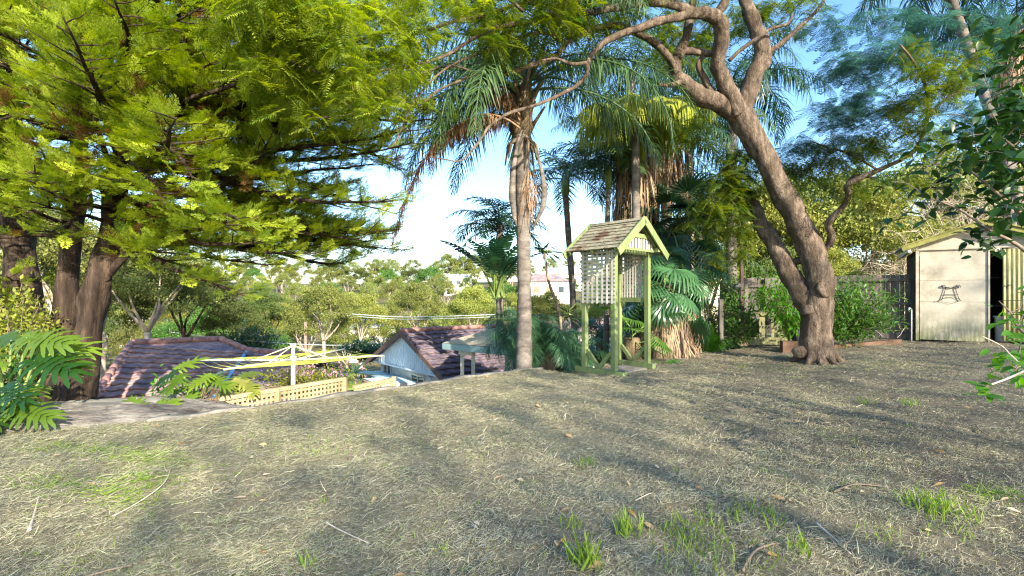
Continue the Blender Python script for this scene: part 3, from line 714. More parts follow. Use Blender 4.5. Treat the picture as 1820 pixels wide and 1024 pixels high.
q = PZ(1075, 625, z); b = MB(); b.box((q.x, q.y+.5, z-1.0), (1.3, 1.6, 1.5)); b.build('wall', 'whitewall', t)

# far houses on the hillside
def far_house(px, py, d, wd, hh, mat, rmat, lab, ry=.3):
    c = P(px, py, d); t = thing('hillside_house', lab, 'house', (c.x, c.y, c.z-hh-4)); cr, sr = math.cos(ry), math.sin(ry)
    def L(x, y, zz): return V3((c.x+x*cr-y*sr, c.y+x*sr+y*cr, c.z+zz))
    b = MB(); dp = wd*.6
    for (x0, y0, x1, y1) in ((-wd/2, 0, wd/2, 0), (wd/2, 0, wd/2, dp), (wd/2, dp, -wd/2, dp), (-wd/2, dp, -wd/2, 0)):
        b.bar(L(x0, y0, -hh/2-2), L(x1, y1, -hh/2-2), .25, hh+4)
    b.build('wall', mat, t)
    o = .5; q = [L(-wd/2-o, -o, 0), L(wd/2+o, -o, 0), L(wd/2+o, dp+o, 0), L(-wd/2-o, dp+o, 0)]; r1 = L(-wd/4, dp/2, hh*.42); r2 = L(wd/4, dp/2, hh*.42)
    b = MB(); b.add([q[0], q[1], q[2], q[3], r1, r2], [(0, 1, 5, 4), (1, 2, 5), (2, 3, 4, 5), (3, 0, 4), (3, 2, 1, 0)]); b.build('roof', rmat, t)
    for k in range(3):
        x = wd*(-.3+.3*k); f = MB(); f.bar(L(x-wd*.08, -.16, -hh*.45), L(x+wd*.08, -.16, -hh*.45), .08, hh*.42); fo = f.build('window', 'cream', t)
        g = MB(); g.bar(L(x-wd*.065, -.24, -hh*.45), L(x+wd*.065, -.24, -hh*.45), .04, hh*.34); g.build('pane', 'glass', fo)
far_house(975, 500, 95, 8, 3.4, 'whitewall', 'tile', 'distant house with a reddish roof on the hill just right of the tall palm trunk', .25)
far_house(1003, 487, 125, 8, 4, 'cream', 'greysheet', 'distant pale house highest on the hill behind the lattice arbour', -.2)
far_house(1290, 478, 70, 8, 4, 'cream', 'fibro', 'distant cream house seen between the fan palm and the spreading tree', .2)
far_house(815, 494, 135, 7, 2.6, 'whitewall', 'greysheet', 'distant white house half hidden by gum trees left of the tall palm', .1)
far_house(1060, 590, 38, 4.5, 2.8, 'whitewall', 'tile', 'pale house wall glimpsed low between the arbour posts', .2)
far_house(662, 583, 60, 5, 2.4, 'whitewall', 'greysheet', 'small distant pale building low in the trees above the flat roof', .2)

# ------------------------------------------------------------------ lattice
def lattice(name, mat, parent, o, du, dv, nu, nv, sw, th, nrm, own=None):
    """o corner, du/dv full edge vectors, nu x nv slats"""
    o = V3(o); du = V3(du); dv = V3(dv); n = V3(nrm).normalized(); b = MB()
    for i in range(nu):
        a = o+du*((i+.5)/nu); b.bar(a+n*th*.5, a+dv+n*th*.5, sw, th, tuple(n))
    for j in range(nv):
        a = o+dv*((j+.5)/nv); b.bar(a-n*th*.52, a+du-n*th*.52, sw, th, tuple(n))
    return b.build(name, mat, parent, own=own)
t = thing('lattice_fence', 'long sun bleached timber lattice fence below the lawn edge', 'fence', (-3.3, 7.1, -1.6))
a = V3((-3.88, 6.2, -1.2)); c = V3((-2.62, 8.0, -1.2)); d = (c-a)
lattice('lattice_panel', 'yellatt', t, a, d, (0, 0, 1.14), 34, 17, .03, .008, (d.y, -d.x, 0))
b = MB(); b.bar(a+V3((0, 0, 1.17)), c+V3((0, 0, 1.17)), .06, .05); b.build('top_rail', 'yellatt', t)
for f in (0, .5, 1):
    q = a+d*f; b = MB(); b.bar((q.x, q.y, -2), (q.x, q.y, -.02), .07, .07, (0, 1, 0)); b.build('post', 'yellatt', t)
t = thing('lattice_fence', 'shorter lattice fence panel stepping down right of the clothes line post', 'fence', (-2.4, 8.4, -1.6))
a = V3((-2.5, 8.1, -1.3)); c = P(700, 700, 8.9); c.z = -1.3; d = c-a
lattice('lattice_panel', 'yellatt', t, a, d, (0, 0, 1.1), 14, 14, .03, .008, (d.y, -d.x, 0)).data
b = MB(); b.bar(a+V3((0, 0, 1.12)), c+V3((0, 0, 1.12)), .06, .05); b.build('top_rail', 'yellatt', t)
b = MB(); b.bar((c.x, c.y, -2), (c.x, c.y, -.14), .07, .07, (0, 1, 0)); b.build('post', 'yellatt', t)
b = MB(); q = V3((-4.0, 6.0, 0)); b.bar((q.x, q.y, -1.6), (q.x, q.y, -.1), .09, .09, (0, 1, 0))
tag(b.build('fence_post', 'sleeper', own=(q.x, q.y, -1.6)), 'short weathered timber post at the left end of the long lattice fence', 'post')

# ------------------------------------------------------------------ rotary clothes line
t = thing('clothes_line', 'cream rotary clothes line with lime green lines beyond the lawn edge', 'clothes line', (-3.72, 8.7, -2.0))
cx, cy = -3.72, 8.7
b = MB(); b.tube([(cx, cy, -2), (cx, cy, .22)], .036, 10); b.build('post', 'galv', t)
b = MB(); b.tube([(cx, cy, .15), (cx, cy, .42)], .03, 10); b.tube([(cx, cy, .12), (cx, cy, .24)], .055, 10); b.tube([(cx, cy, .38), (cx, cy, .45)], .05, 10); b.build('head', 'galv', t)
ends = []
for k, (dx, dy) in enumerate(((-1.5, -.3), (-.42, -1.35), (1.46, .3), (.42, 1.35))):
    e = V3((cx+dx, cy+dy, .21)); ends.append(e); b = MB(); b.tube([(cx, cy, .17), e], [.019, .016], 8); b.tube([V3((cx, cy, .42)), V3((cx, cy, .19)).lerp(e, .38)], .011, 6); b.build('arm', 'galv', t)
b = MB()
for f in (.98, .86, .74, .62, .5, .38):
    for k in range(4):
        a = V3((cx, cy, .2)).lerp(ends[k], f); c = V3((cx, cy, .2)).lerp(ends[(k+1) % 4], f); m = (a+c)/2-V3((0, 0, .03)); b.tube([a, m, c], .003, 4)
b.build('washing_line', 'lines', t)

# power cables
def cable(name, pts, r, lab, mat='wire'):
    p, _ = smoothpath([(q, r) for q in pts], 6); b = MB().tube(p, r, 5); tag(b.build(name, mat, own=tuple(p[0])), lab, 'cable')
cable('power_cable', [P(560, 553, 30), P(700, 563, 30), P(800, 562, 31), P(960, 556, 33)], .025, 'pale overhead cable strung above the blue gabled house')
cable('power_cable', [P(560, 556, 30), P(700, 567, 30), P(800, 566, 31), P(960, 560, 33)], .02, 'second lower overhead cable just under the one above the blue gabled house')
cable('power_cable', [P(300, 590, 24), P(420, 604, 24), P(560, 613, 24), P(700, 614, 25)], .018, 'thin pale cable passing above the ridge of the mottled tiled house')
b = MB(); q = P(543, 590, 28); b.tube([(q.x, q.y, -9), (q.x, q.y, P(0, 572, 28).z)], [.11, .08], 8); tag(b.build('power_pole', 'twig', own=(q.x, q.y, -9)), 'slim dark pole in the trees behind the clothes line', 'pole')

# ------------------------------------------------------------------ lattice arbour
def arbour():
    t = thing('lattice_arbour', 'pale green timber arbour with lattice sides and a small shingled gable roof', 'arbour', (1.8, 8.7, 0))
    Fp = V3((1.62, 8.12, 0)); Lp = V3((1.225, 8.60, 0)); Rp = V3((2.36, 8.92, 0)); Bp = Lp+(Rp-Fp)
    u = (Lp-Fp); ul = u.length; u.normalize(); v = (Rp-Fp); vl = v.length; v.normalize()
    o1 = -u  # outwards at the gable side
    for q, s in ((Fp, 1), (Lp, 1), (Rp, 1), (Bp, 1)):
        b = MB(); R = Matrix((u, v, V3((0, 0, 1)))).transposed(); zb = -.02; b.box((q.x, q.y, (2.03+zb)/2), (.088, .088, 2.03-zb), R); b.build('post', 'greenwood', t, bevel=.004)
    zt = 2.0
    # plates under the roof
    b = MB()
    for a, c in ((Fp, Lp), (Rp, Bp)): b.bar(a-u*.24+V3((0, 0, 2.045)), c+u*.24+V3((0, 0, 2.045)), .07, .07)
    for a, c in ((Fp, Rp), (Lp, Bp)): b.bar(a-v*.05+V3((0, 0, 2.0)), c+v*.05+V3((0, 0, 2.0)), .045, .09)
    b.build('top_plate', 'greenwood', t)
    # base runners and knee braces
    b = MB(); b.bar(Fp-u*.22+V3((0, 0, .03))-v*.01, Lp+u*.18+V3((0, 0, .03))-v*.01, .1, .085); b.build('base_runner', 'sleeper' if False else 'greenwood', t, bevel=.006)
    b = MB(); b.bar(Rp-u*.14+V3((0, 0, .05)), Bp+u*.14+V3((0, 0, .05)), .1, .09); b.build('base_runner', 'greenwood', t, bevel=.006)
    for q, s in ((Fp, 1), (Lp, -1), (Rp, 1), (Bp, -1)):
        b = MB(); b.bar(q+u*s*.05+V3((0, 0, .36)), q+u*s*.33+V3((0, 0, .07)), .045, .065); b.build('brace', 'greenwood', t, bevel=.003)
    b = MB(); b.bar(Rp+V3((0, 0, 1.19)), Bp+V3((0, 0, 1.19)), .05, .08); b.build('rail', 'greenwood', t); b = MB(); b.bar(Fp+V3((0, 0, 1.98)), Rp+V3((0, 0, 1.98)), .03, .05); b.build('rail', 'greenwood', t)
    # lattice sides
    n = v.cross(V3((0, 0, 1)))
    a = Fp-v*.06-u*.05; lattice('lattice_panel', 'lattice', t, a+V3((0, 0, 1.14)), u*(ul+.1), (0, 0, .86), 7, 13, .036, .004, -v)
    a = Rp-v*.0+u*.04; lattice('lattice_panel', 'lattice', t, a+V3((0, 0, 1.23)), u*(ul-.08), (0, 0, .77), 9, 12, .03, .004, -v)
    # end lattice (back gable side, upper part only)
    # roof
    ov = .24; sp = vl/2+.22; rz = 2.50; ez = 1.99
    g0 = (Fp+Rp)/2-u*ov; g1 = (Lp+Bp)/2+u*ov; L = (g1-g0).length
    for s in (-1, 1):
        E0 = g0+v*s*sp; E0.z = ez; E1 = g1+v*s*sp; E1.z = ez; T0 = g0.copy(); T0.z = rz; T1 = g1.copy(); T1.z = rz
        b = MB(); nrm = ((E1-E0).cross(T0-E0)).normalized(); nrm = nrm if nrm.z > 0 else -nrm; ns = 8
        for k in range(ns):
            f0 = k/ns; f1 = (k+1.25)/ns; f1 = min(f1, 1.0); lift = .004
            A0 = E0.lerp(T0, f0); A1 = E1.lerp(T1, f0); B0 = E0.lerp(T0, f1); B1 = E1.lerp(T1, f1); nb = 9 if k % 2 else 8; pos = 0
            cuts = [0]+sorted(rnd.uniform(0, 1)*.06+(i+.5*(k % 2))/nb for i in range(1, nb))+[1]
            for i in range(len(cuts)-1):
                x0, x1 = cuts[i]+.002, cuts[i+1]-.002; w0 = rnd.uniform(0, .004); dr = rnd.uniform(-.008, .008)
                pa = A0.lerp(A1, x0)+nrm*(.022+w0); pb = A0.lerp(A1, x1)+nrm*(.022+w0); pc = B0.lerp(B1, x1)+nrm*.006; pd = B0.lerp(B1, x0)+nrm*.006
                dn = (A0-B0).normalized()*dr; pa += dn; pb += dn
                V = [pa, pb, pc, pd, pa-nrm*.014, pb-nrm*.014, pc-nrm*.004, pd-nrm*.004]
                b.add(V, [(0, 1, 2, 3), (7, 6, 5, 4), (0, 4, 5, 1), (1, 5, 6, 2), (2, 6, 7, 3), (3, 7, 4, 0)])
        b.build('roof_slope', 'shingle', t)
        b = MB()   # rafters / underside boards
        for f in (.06, .5, .94): b.bar(E0.lerp(E1, f)-V3((0, 0, .03)), T0.lerp(T1, f)-V3((0, 0, .03)), .035, .05)
        b.build('rafter', 'greenwood', t)
        for gg, so_ in ((g0, -1), (g1, 1)):
            e_ = gg+v*s*(sp+.05); e_.z = ez-.06; tp = gg.copy(); tp.z = rz-.0
            b = MB(); off = u*so_*.025; b.bar(e_+off, tp+off+(tp-e_).normalized()*.015, .028, .125); b.build('barge_board', 'greenwood', t, bevel=.003)
    b = MB()
    a = g0.copy(); a.z = rz+.03; c = g1.copy(); c.z = rz+.03
    for s in (-1, 1): b.bar(a+v*s*.035-V3((0, 0, .012)), c+v*s*.035-V3((0, 0, .012)), .075, .012, tuple((V3((0, 0, 1))+v*s*.9).normalized()))
    b.build('ridge_board', 'shingle', t)
    # pickets in both gables
    for gg, so_, ww in ((g0, .1, 10), (g1, -.1, 10)):
        b = MB(); c0 = gg+u*so_
        for i in range(-ww//2, ww//2+1):
            x = i*.09; top = rz-.05-abs(x)*(rz-ez)/sp
            if top > 2.09: b.bar(c0+v*x+V3((0, 0, 2.02)), c0+v*x+V3((0, 0, min(top, 2.24))), .045, .01, tuple(u))
        b.build('gable_picket', 'lattice', t)
        b = MB(); b.bar(c0-v*.48+V3((0, 0, 2.02))-u*so_*.15, c0+v*.48+V3((0, 0, 2.02))-u*so_*.15, .02, .04); b.bar(c0-v*.26+V3((0, 0, 2.25))-u*so_*.15, c0+v*.26+V3((0, 0, 2.25))-u*so_*.15, .02, .07); b.build('gable_rail', 'greenwood', t)
arbour()
b = MB(); b.box((1.9, 8.78, -.03), (.8, .5, .09), Matrix.Rotation(.8, 3, 'Z')); tag(b.build('paving_slab', 'concrete', own=(1.9, 8.78, -.07), bevel=.01), 'worn concrete slab on the ground between the arbour posts', 'slab')

# ------------------------------------------------------------------ garden shed
def shed():
    W = V3((10.05, 12.7, 0)); d = V3((.836, -.548, 0)); n = V3((.548, .836, 0)); g0 = .17
    t = thing('garden_shed', 'cream sheet metal garden shed with a yellow green gable roof edge', 'shed', (11.0, 12.9, g0))
    def Q(s, dep, zz): return W+d*s+n*dep+V3((0, 0, zz))
    H = 2.38
    # fixed cream panel made of three sheets with joints
    for z0, z1 in ((g0+.0, g0+.93), (g0+.933, g0+1.45), (g0+1.453, H)):
        b = MB(); b.bar(Q(.05, 0, (z0+z1)/2), Q(1.31, 0, (z0+z1)/2), .02, z1-z0-.002); b.build('front_panel', 'shedpaint', t)
    b = MB(); b.bar(Q(.0, -.015, g0-.02), Q(.0, -.015, H), .06, .07, tuple(n)); b.bar(Q(1.32, -.012, g0-.02), Q(1.32, -.012, H), .03, .05, tuple(n)); b.build('corner_post', 'shedpaint', t)
    # gable
    b = MB(); pk = Q(1.2, 0, 2.92); b.add([Q(0, -.004, H+.004), Q(2.4, -.004, H+.004), Q(2.4, -.004, 2.52), pk, Q(0, -.004, 2.52)], [(0, 1, 2, 3, 4)]); b.build('gable', 'shedpaint', t)
    b = MB(); b.bar(Q(-.02, -.03, H), Q(2.42, -.03, H), .05, .035); b.build('head_rail', 'shedpaint', t)
    # sliding door, pushed to the right, corrugated
    corr('door', Q(1.55, -.05, g0+.04), Q(2.5, -.05, g0+.04), Q(2.5, -.05, H-.05), Q(1.55, -.05, H-.05), 'sheddoor', t, .08, .012)
    dh = [c for c in t.children if c.name.startswith('door')][0]
    b = MB(); b.tube([Q(1.66, -.09, 1.5), Q(1.62, -.11, 1.49), Q(1.6, -.1, 1.42)], .01, 6); b.tube([Q(1.6, -.08, 1.5), Q(1.72, -.08, 1.5)], .008, 6); b.build('latch', 'iron', dh)
    # dark sides and inside
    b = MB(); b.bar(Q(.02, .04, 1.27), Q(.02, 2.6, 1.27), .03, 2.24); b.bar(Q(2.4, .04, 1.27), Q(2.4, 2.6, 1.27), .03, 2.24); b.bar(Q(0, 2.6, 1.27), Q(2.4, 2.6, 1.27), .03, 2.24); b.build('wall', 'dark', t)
    # roof sheets
    for s, e in ((-.32, 1.2), (2.72, 1.2)):
        A = Q(s, -.24, 2.46); B = Q(s, 2.8, 2.46); Cc = Q(e, 2.8, 3.02); D = Q(e, -.24, 3.02)
        corr('roof_sheet', A, B, Cc, D, 'greysheet', t, .09, .012)
        b = MB(); b.bar(Q(s, -.26, 2.40), Q(e, -.26, 2.955), .03, .11); b.bar(Q(s-.0, -.285, 2.465), Q(e, -.285, 3.02), .05, .025); b.build('barge_board', 'shedtrim', t)
        b = MB(); b.bar(Q(s*.9+e*.1, -.2, 2.36), Q(s*.9+e*.1, 2.7, 2.36), .06, .09); b.build('eave_rail', 'cream', t)
    b = MB(); b.bar(Q(.45, 1.2, 1.0), Q(1.9, 1.2, 1.0), .4, .04); b.bar(Q(.3, 1.2, 1.7), Q(1.7, 1.2, 1.7), .3, .03); b.build('shelf', 'fence', t)
    return Q, g0
SQ, SG = shed()
# pot standing in the doorway
b = MB(); c = SQ(1.62, .35, SG)
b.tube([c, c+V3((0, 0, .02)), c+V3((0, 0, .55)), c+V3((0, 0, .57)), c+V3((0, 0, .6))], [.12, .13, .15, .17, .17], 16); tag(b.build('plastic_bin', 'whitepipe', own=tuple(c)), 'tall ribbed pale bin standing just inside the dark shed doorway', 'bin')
# wrought iron scroll on the panel
b = MB()
def SP(x, zz): return SQ(.63+x, -.035, 1.3+zz)
def spiral(cx, cz, r, a0, turns, sg):
    return [SP(cx+sg*r*(1-.75*i/14)*math.cos(a0+turns*2*PI*i/14), cz+r*(1-.75*i/14)*math.sin(a0+turns*2*PI*i/14)) for i in range(15)]
for sg in (-1, 1):
    b.tube(spiral(sg*.13, .165, .05, -.4, 1.3, sg), .008, 6)
    b.tube([SP(sg*.09, .13), SP(sg*.12, .0), SP(sg*.155, -.12), SP(sg*.18, -.17), SP(sg*.2, -.15)], .008, 6)
b.tube([SP(-.12, .14), SP(-.06, .155), SP(0, .13), SP(.06, .155), SP(.12, .14)], .011, 6)
b.tube([SP(-.13, -.02), SP(.13, -.02)], .006, 6); b.tube([SP(-.17, -.13), SP(-.08, -.09), SP(.05, -.08), SP(.17, -.13)], .006, 6)
b.tube([SP(-.33, -.19), SP(-.12, -.2), SP(.02, -.24), SP(.12, -.2), SP(.16, -.12)], .0035, 5)
tag(b.build('wall_ornament', 'iron', own=tuple(SP(0, 0))), 'black wrought iron scroll ornament hung on the cream shed panel', 'wall ornament')
b = MB(); c = SQ(-.12, -.1, 0); b.tube([c+V3((0, 0, .1)), c+V3((0, 0, .9)), c+V3((-.03, -.02, .93)), c+V3((-.1, -.06, .93))], .014, 8); b.tube([c+V3((-.1, -.06, .95)), c+V3((-.12, -.07, .88))], .022, 8)
tag(b.build('tap_pipe', 'whitepipe', own=tuple(c)), 'thin white water pipe standing against the left corner of the shed', 'pipe')

# ------------------------------------------------------------------ fences on the right
def paling_fence(pa, pb, base, h, pw, lab, mat, missing=(), jag=.02, rails=(.25, 1.25), posts=1.8, front=-1):
    pa = V3(pa); pb = V3(pb); L = (pb-pa).length; d = (pb-pa)/L; n = V3((-d.y, d.x, 0))*front
    t = thing('paling_fence', lab, 'fence', ((pa.x+pb.x)/2, (pa.y+pb.y)/2, base))
    b = MB(); k = int(L/pw)
    for i in range(k):
        if i in missing: continue
        q = pa+d*(i+.5)*pw; zt = base+h+rnd.uniform(-jag, jag); tl = rnd.uniform(-.008, .008)
        b.bar((q.x, q.y, base), (q.x+d.x*tl, q.y+d.y*tl, zt), pw*.93, .014+rnd.uniform(0, .006), tuple(n))
    b.build('palings', mat, t)
    for r in rails:
        if r < h: b = MB(); b.bar(pa+n*.045+V3((0, 0, base+r)), pb+n*.045+V3((0, 0, base+r)), .04, .075); b.build('rail', mat, t)
    m = int(L/posts)+1
    for i in range(m+1):
        q = pa+d*L*i/m+n*.09; b = MB(); b.bar((q.x, q.y, base-.1), (q.x, q.y, base+h*.99), .09, .07, tuple(n)); b.build('post', mat, t)
    b = MB(); b.bar(pa+n*.06+V3((0, 0, base+.05)), pb+n*.06+V3((0, 0, base+.05)), .03, .13); b.build('plinth_board', mat, t)
    return t
paling_fence((7.4, 14.9, 0), (10.22, 12.95, 0), .16, 1.62, .1, 'grey weathered timber paling fence running up to the shed', 'fence', rails=(.35, .9, 1.5))
paling_fence((5.62, 12.55, 0), (6.75, 12.45, 0), .08, .78, .14, 'low mossy paling fence section with gaps, left of the spreading tree', 'greenfence', missing=(1, 2, 4), rails=(.12, .72), posts=1.3)
paling_fence((5.95, 13.1, 0), (6.95, 13.0, 0), .6, 1.1, .16, 'taller dark timber panel rising behind the low mossy fence', 'fence', rails=(.3, .9), posts=1.0)
def simple_post(name, px, py0, py1, d, w, mat, lab, cat='post'):
    a = P(px, py1, d); c = P(px, py0, d); b = MB(); b.bar(a, c, w, w, (0, 1, 0)); return tag(b.build(name, mat, own=tuple(a), bevel=.005), lab, cat)
simple_post('timber_post', 1281, 532, 612, 11.8, .09, 'fence', 'weathered timber post standing left of the leafy shrubs')
lp = thing('floodlight_post', 'slim dark post carrying two small floodlights above the shrubs', 'light post', P(1318, 600, 12))
b = MB(); b.bar(P(1318, 600, 12), P(1318, 462, 12), .07, .07, (0, 1, 0)); b.bar(P(1321, 465, 12), P(1321, 455, 12), .03, .03, (0, 1, 0)); b.build('pole', 'rust', lp)
for px, py, s in ((1326, 455, 1), (1311, 508, -1)):
    c = P(px, py, 12); b = MB(); b.box(c, (.13, .09, .1), Matrix.Rotation(.4*s, 3, 'Y')); b.box(c+V3((s*.05, -.05, -.05)), (.09, .03, .08), Matrix.Rotation(.6, 3, 'X')); b.build('floodlight', 'blackplastic', lp, bevel=.01)
b = MB(); c = P(1410, 606, 11.3); b.box((c.x+.02, c.y, .12), (.55, .16, .26), Matrix.Rotation(-.1, 3, 'Z')); tag(b.build('timber_sleeper', 'sleeper', own=(c.x, c.y, 0), bevel=.012), 'orange brown timber sleeper standing on edge left of the spreading tree', 'sleeper')
b = MB(); a = P(1462, 604, 11.6); c = P(1598, 604, 12.3); b.bar((a.x, a.y, .06), (c.x, c.y, .15), .15, .12); tag(b.build('timber_sleeper', 'sleeper', own=(a.x, a.y, .08), bevel=.012), 'long low reddish sleeper edging in front of the shrub beside the shed', 'sleeper')
c = P(1419, 600, 11.5); b = MB(); b.tube([(c.x, c.y, .2), (c.x, c.y, .22), (c.x, c.y, .46), (c.x, c.y, .5)], [.1, .12, .16, .13], 16); tag(b.build('plant_pot', 'blackplastic', own=(c.x, c.y, .2)), 'round black plastic pot partly hidden by the spreading tree trunk', 'pot')

# ------------------------------------------------------------------ conifers
def conifer(lab, trunks, limbs, seed, loc, group=None):
    """trunks: list of control lists; limbs: (z range, count, azimuth fn, length fn)"""
    r = random.Random(seed); g = np.random.default_rng(seed)
    t = thing('cypress_tree', lab, 'tree', loc, group)
    tb = MB(); axes = []
    for k, c in enumerate(trunks):
        p, rr = smoothpath(c, 5); axes.append((p, rr)); tb.tube(p, rr, 20, wob=.28, seed=seed+k)
    tb.build('trunk', 'conbark', t)
    lb = MB(); T = []; D = []; Nn = []; S = []; dead = []
    for z0, z1, cnt, azf, lenf, rise, ax in limbs:
        for i in range(cnt):
            z = z0+(z1-z0)*(i+r.random())/cnt; p, rr = axes[ax]
            j = int(np.argmin(abs(p[:, 2]-z))); base = p[j]; a = azf(r); L = lenf(r, z)
            up = rise(r, z); n = 9; pts = [base]; d = np.array([math.cos(a), math.sin(a), up]); d /= np.linalg.norm(d)
            cur = d.copy()
            for k in range(n):
                cur = cur+np.array([r.gauss(0, .1), r.gauss(0, .1), (-.04 if k < 5 else .03)+r.gauss(0, .08)]); cur /= np.linalg.norm(cur)
                pts.append(pts[-1]+cur*L/n)
            pts = np.array(pts); r0 = .012+.0075*L; rad = np.linspace(r0*1.5, .008, n+1); lb.tube(pts, rad, 7, wob=.15, seed=i)
            side = np.array([-d[1], d[0], 0]); side /= np.linalg.norm(side)
            nb = int(L*5.2)
            for q in range(nb):
                f = .22+.78*(q+r.random())/nb; x = f*n; k = min(int(x), n-1); b0 = pts[k]+(pts[k+1]-pts[k])*(x-k); td = pts[k+1]-pts[k]; td /= np.linalg.norm(td)
                sg = 1 if q % 2 else -1; ang = r.uniform(.5, 1.15); bd = td*math.cos(ang)+side*sg*math.sin(ang)+np.array([0, 0, r.uniform(-.18, .30)]); bd /= np.linalg.norm(bd)
                bl = (.28*L*(1.05-f)+.25)*r.uniform(.6, 1.25); m = 4; bp = [b0]; c2 = bd.copy()
                for k2 in range(m): c2 = c2+np.array([r.gauss(0, .1), r.gauss(0, .1), r.gauss(.03, .08)]); c2 /= np.linalg.norm(c2); bp.append(bp[-1]+c2*bl/m)
                bp = np.array(bp)
                lb.tube(bp, np.linspace(.011, .004, m+1), 4, cap=False)
                dd = f < .4 or r.random() < .12
                ns = int(bl/.062)+2
                for s in range(ns):
                    ff = (s+r.random())/ns
                    if ff < .2: continue
                    x2 = ff*m; k2 = min(int(x2), m-1); T.append(bp[k2]+(bp[k2+1]-bp[k2])*(x2-k2)+g.normal(0, .03, 3))
                    o = c2*.8+side*sg*.25*r.uniform(-1, 1)+td*.35+np.array([0, 0, r.uniform(-.1, .55)])+g.normal(0, .22, 3)
                    D.append(o); Nn.append([r.gauss(0, .45), r.gauss(-.25, .45), 1]); S.append(r.uniform(.14, .27)); dead.append(.97+.03*r.random() if (dd and r.random() < .35) else min(.93, r.betavariate(2.2, 1.8)*.93))
    lb.build('branches', 'conbark', t)
    V, Fs, tt = scatterleaves(SPR, np.array(T), np.array(D), np.array(Nn), np.array(S), np.array(dead))
    nmesh('foliage', V, Fs, 'conifer', t, tint=tt)
    return t
# the great one: twin trunks behind the rock, crown spreading to the right and towards the lawn
def T3(px, py, d, r): return (tuple(P(px, py, d)), r)
main_tr = [[T3(92, 860, 8.2, .46), T3(96, 730, 8.2, .34), T3(104, 650, 8.2, .25), T3(110, 590, 8.2, .18), T3(121, 500, 8.2, .15), T3(128, 400, 8.3, .14), T3(140, 250, 8.3, .12), T3(150, 60, 8.4, .09), T3(160, -160, 8.4, .07)],
           [T3(118, 790, 7.95, .34), T3(132, 680, 8.0, .27), T3(156, 590, 8.0, .2), T3(176, 500, 8.0, .17), T3(194, 430, 8.0, .16), T3(208, 330, 8.0, .14), T3(230, 150, 8.0, .11), T3(250, -50, 8.0, .08), T3(260, -250, 8.0, .04)],
           [T3(182, 500, 7.95, .06), T3(212, 466, 7.95, .05), T3(245, 440, 8.0, .045), T3(330, 400, 8.1, .035), T3(420, 385, 8.4, .03)]]
def azr(lo, hi): return lambda r: math.radians(r.uniform(lo, hi))
conifer('great cypress with twin dark trunks behind the rock ledge, crown spreading over the roof', main_tr, [
    (2.1, 3.0, 15, azr(-30, 24), lambda r, z: r.uniform(3.4, 4.7), lambda r, z: r.uniform(-.08, .22), 1),
    (2.0, 2.5, 5, azr(-30, 25), lambda r, z: r.uniform(2.4, 3.5), lambda r, z: r.uniform(-.18, .0), 1),
    (3.0, 5.2, 20, azr(-26, 16), lambda r, z: r.uniform(3.9, 5.0), lambda r, z: r.uniform(-.05, .25), 1),
    (3.0, 4.6, 24, azr(-60, 38), lambda r, z: r.uniform(2.8, 4.3), lambda r, z: r.uniform(-.05, .35), 1),
    (4.6, 7.4, 30, azr(-80, 40), lambda r, z: max(.8, r.uniform(2.9, 4.5)-(z-4.6)*.3), lambda r, z: r.uniform(.1, .5), 1),
    (2.2, 3.6, 13, azr(-125, -50), lambda r, z: r.uniform(.9, 2.0), lambda r, z: r.uniform(-.1, .3), 0),
    (2.4, 6.5, 26, azr(-120, -55), lambda r, z: r.uniform(.9, 2.1), lambda r, z: r.uniform(-.05, .4), 1),
    (3.6, 7.0, 24, azr(-150, -50), lambda r, z: r.uniform(1.2, 2.4), lambda r, z: r.uniform(-.05, .4), 0),
    (3.0, 7.0, 10, azr(60, 200), lambda r, z: r.uniform(1.5, 3.0), lambda r, z: r.uniform(.0, .3), 0),
    (2.1, 2.6, 3, azr(-60, 10), lambda r, z: r.uniform(1.2, 2.0), lambda r, z: r.uniform(-.2, .1), 2)],
    5, tuple(P(110, 800, 8.2)))
conifer('cypress with forked trunk at the extreme left edge, paler bark', [
    [T3(60, 820, 9.2, .42), T3(50, 640, 9.2, .3), T3(42, 520, 9.2, .25), T3(28, 400, 9.2, .21), T3(14, 250, 9.2, .19), T3(5, 60, 9.2, .18), T3(0, -150, 9.2, .12)],
    [T3(50, 500, 9.1, .12), T3(20, 440, 9.0, .12), T3(-20, 400, 8.9, .10)]], [
    (2.7, 8.0, 44, azr(-120, 30), lambda r, z: r.uniform(1.0, 2.4), lambda r, z: r.uniform(-.05, .3), 0),
    (.3, 1.6, 9, azr(-120, -20), lambda r, z: r.uniform(.5, 1.2), lambda r, z: r.uniform(-.2, .2), 0)],
    9, tuple(P(60, 800, 9.2)))

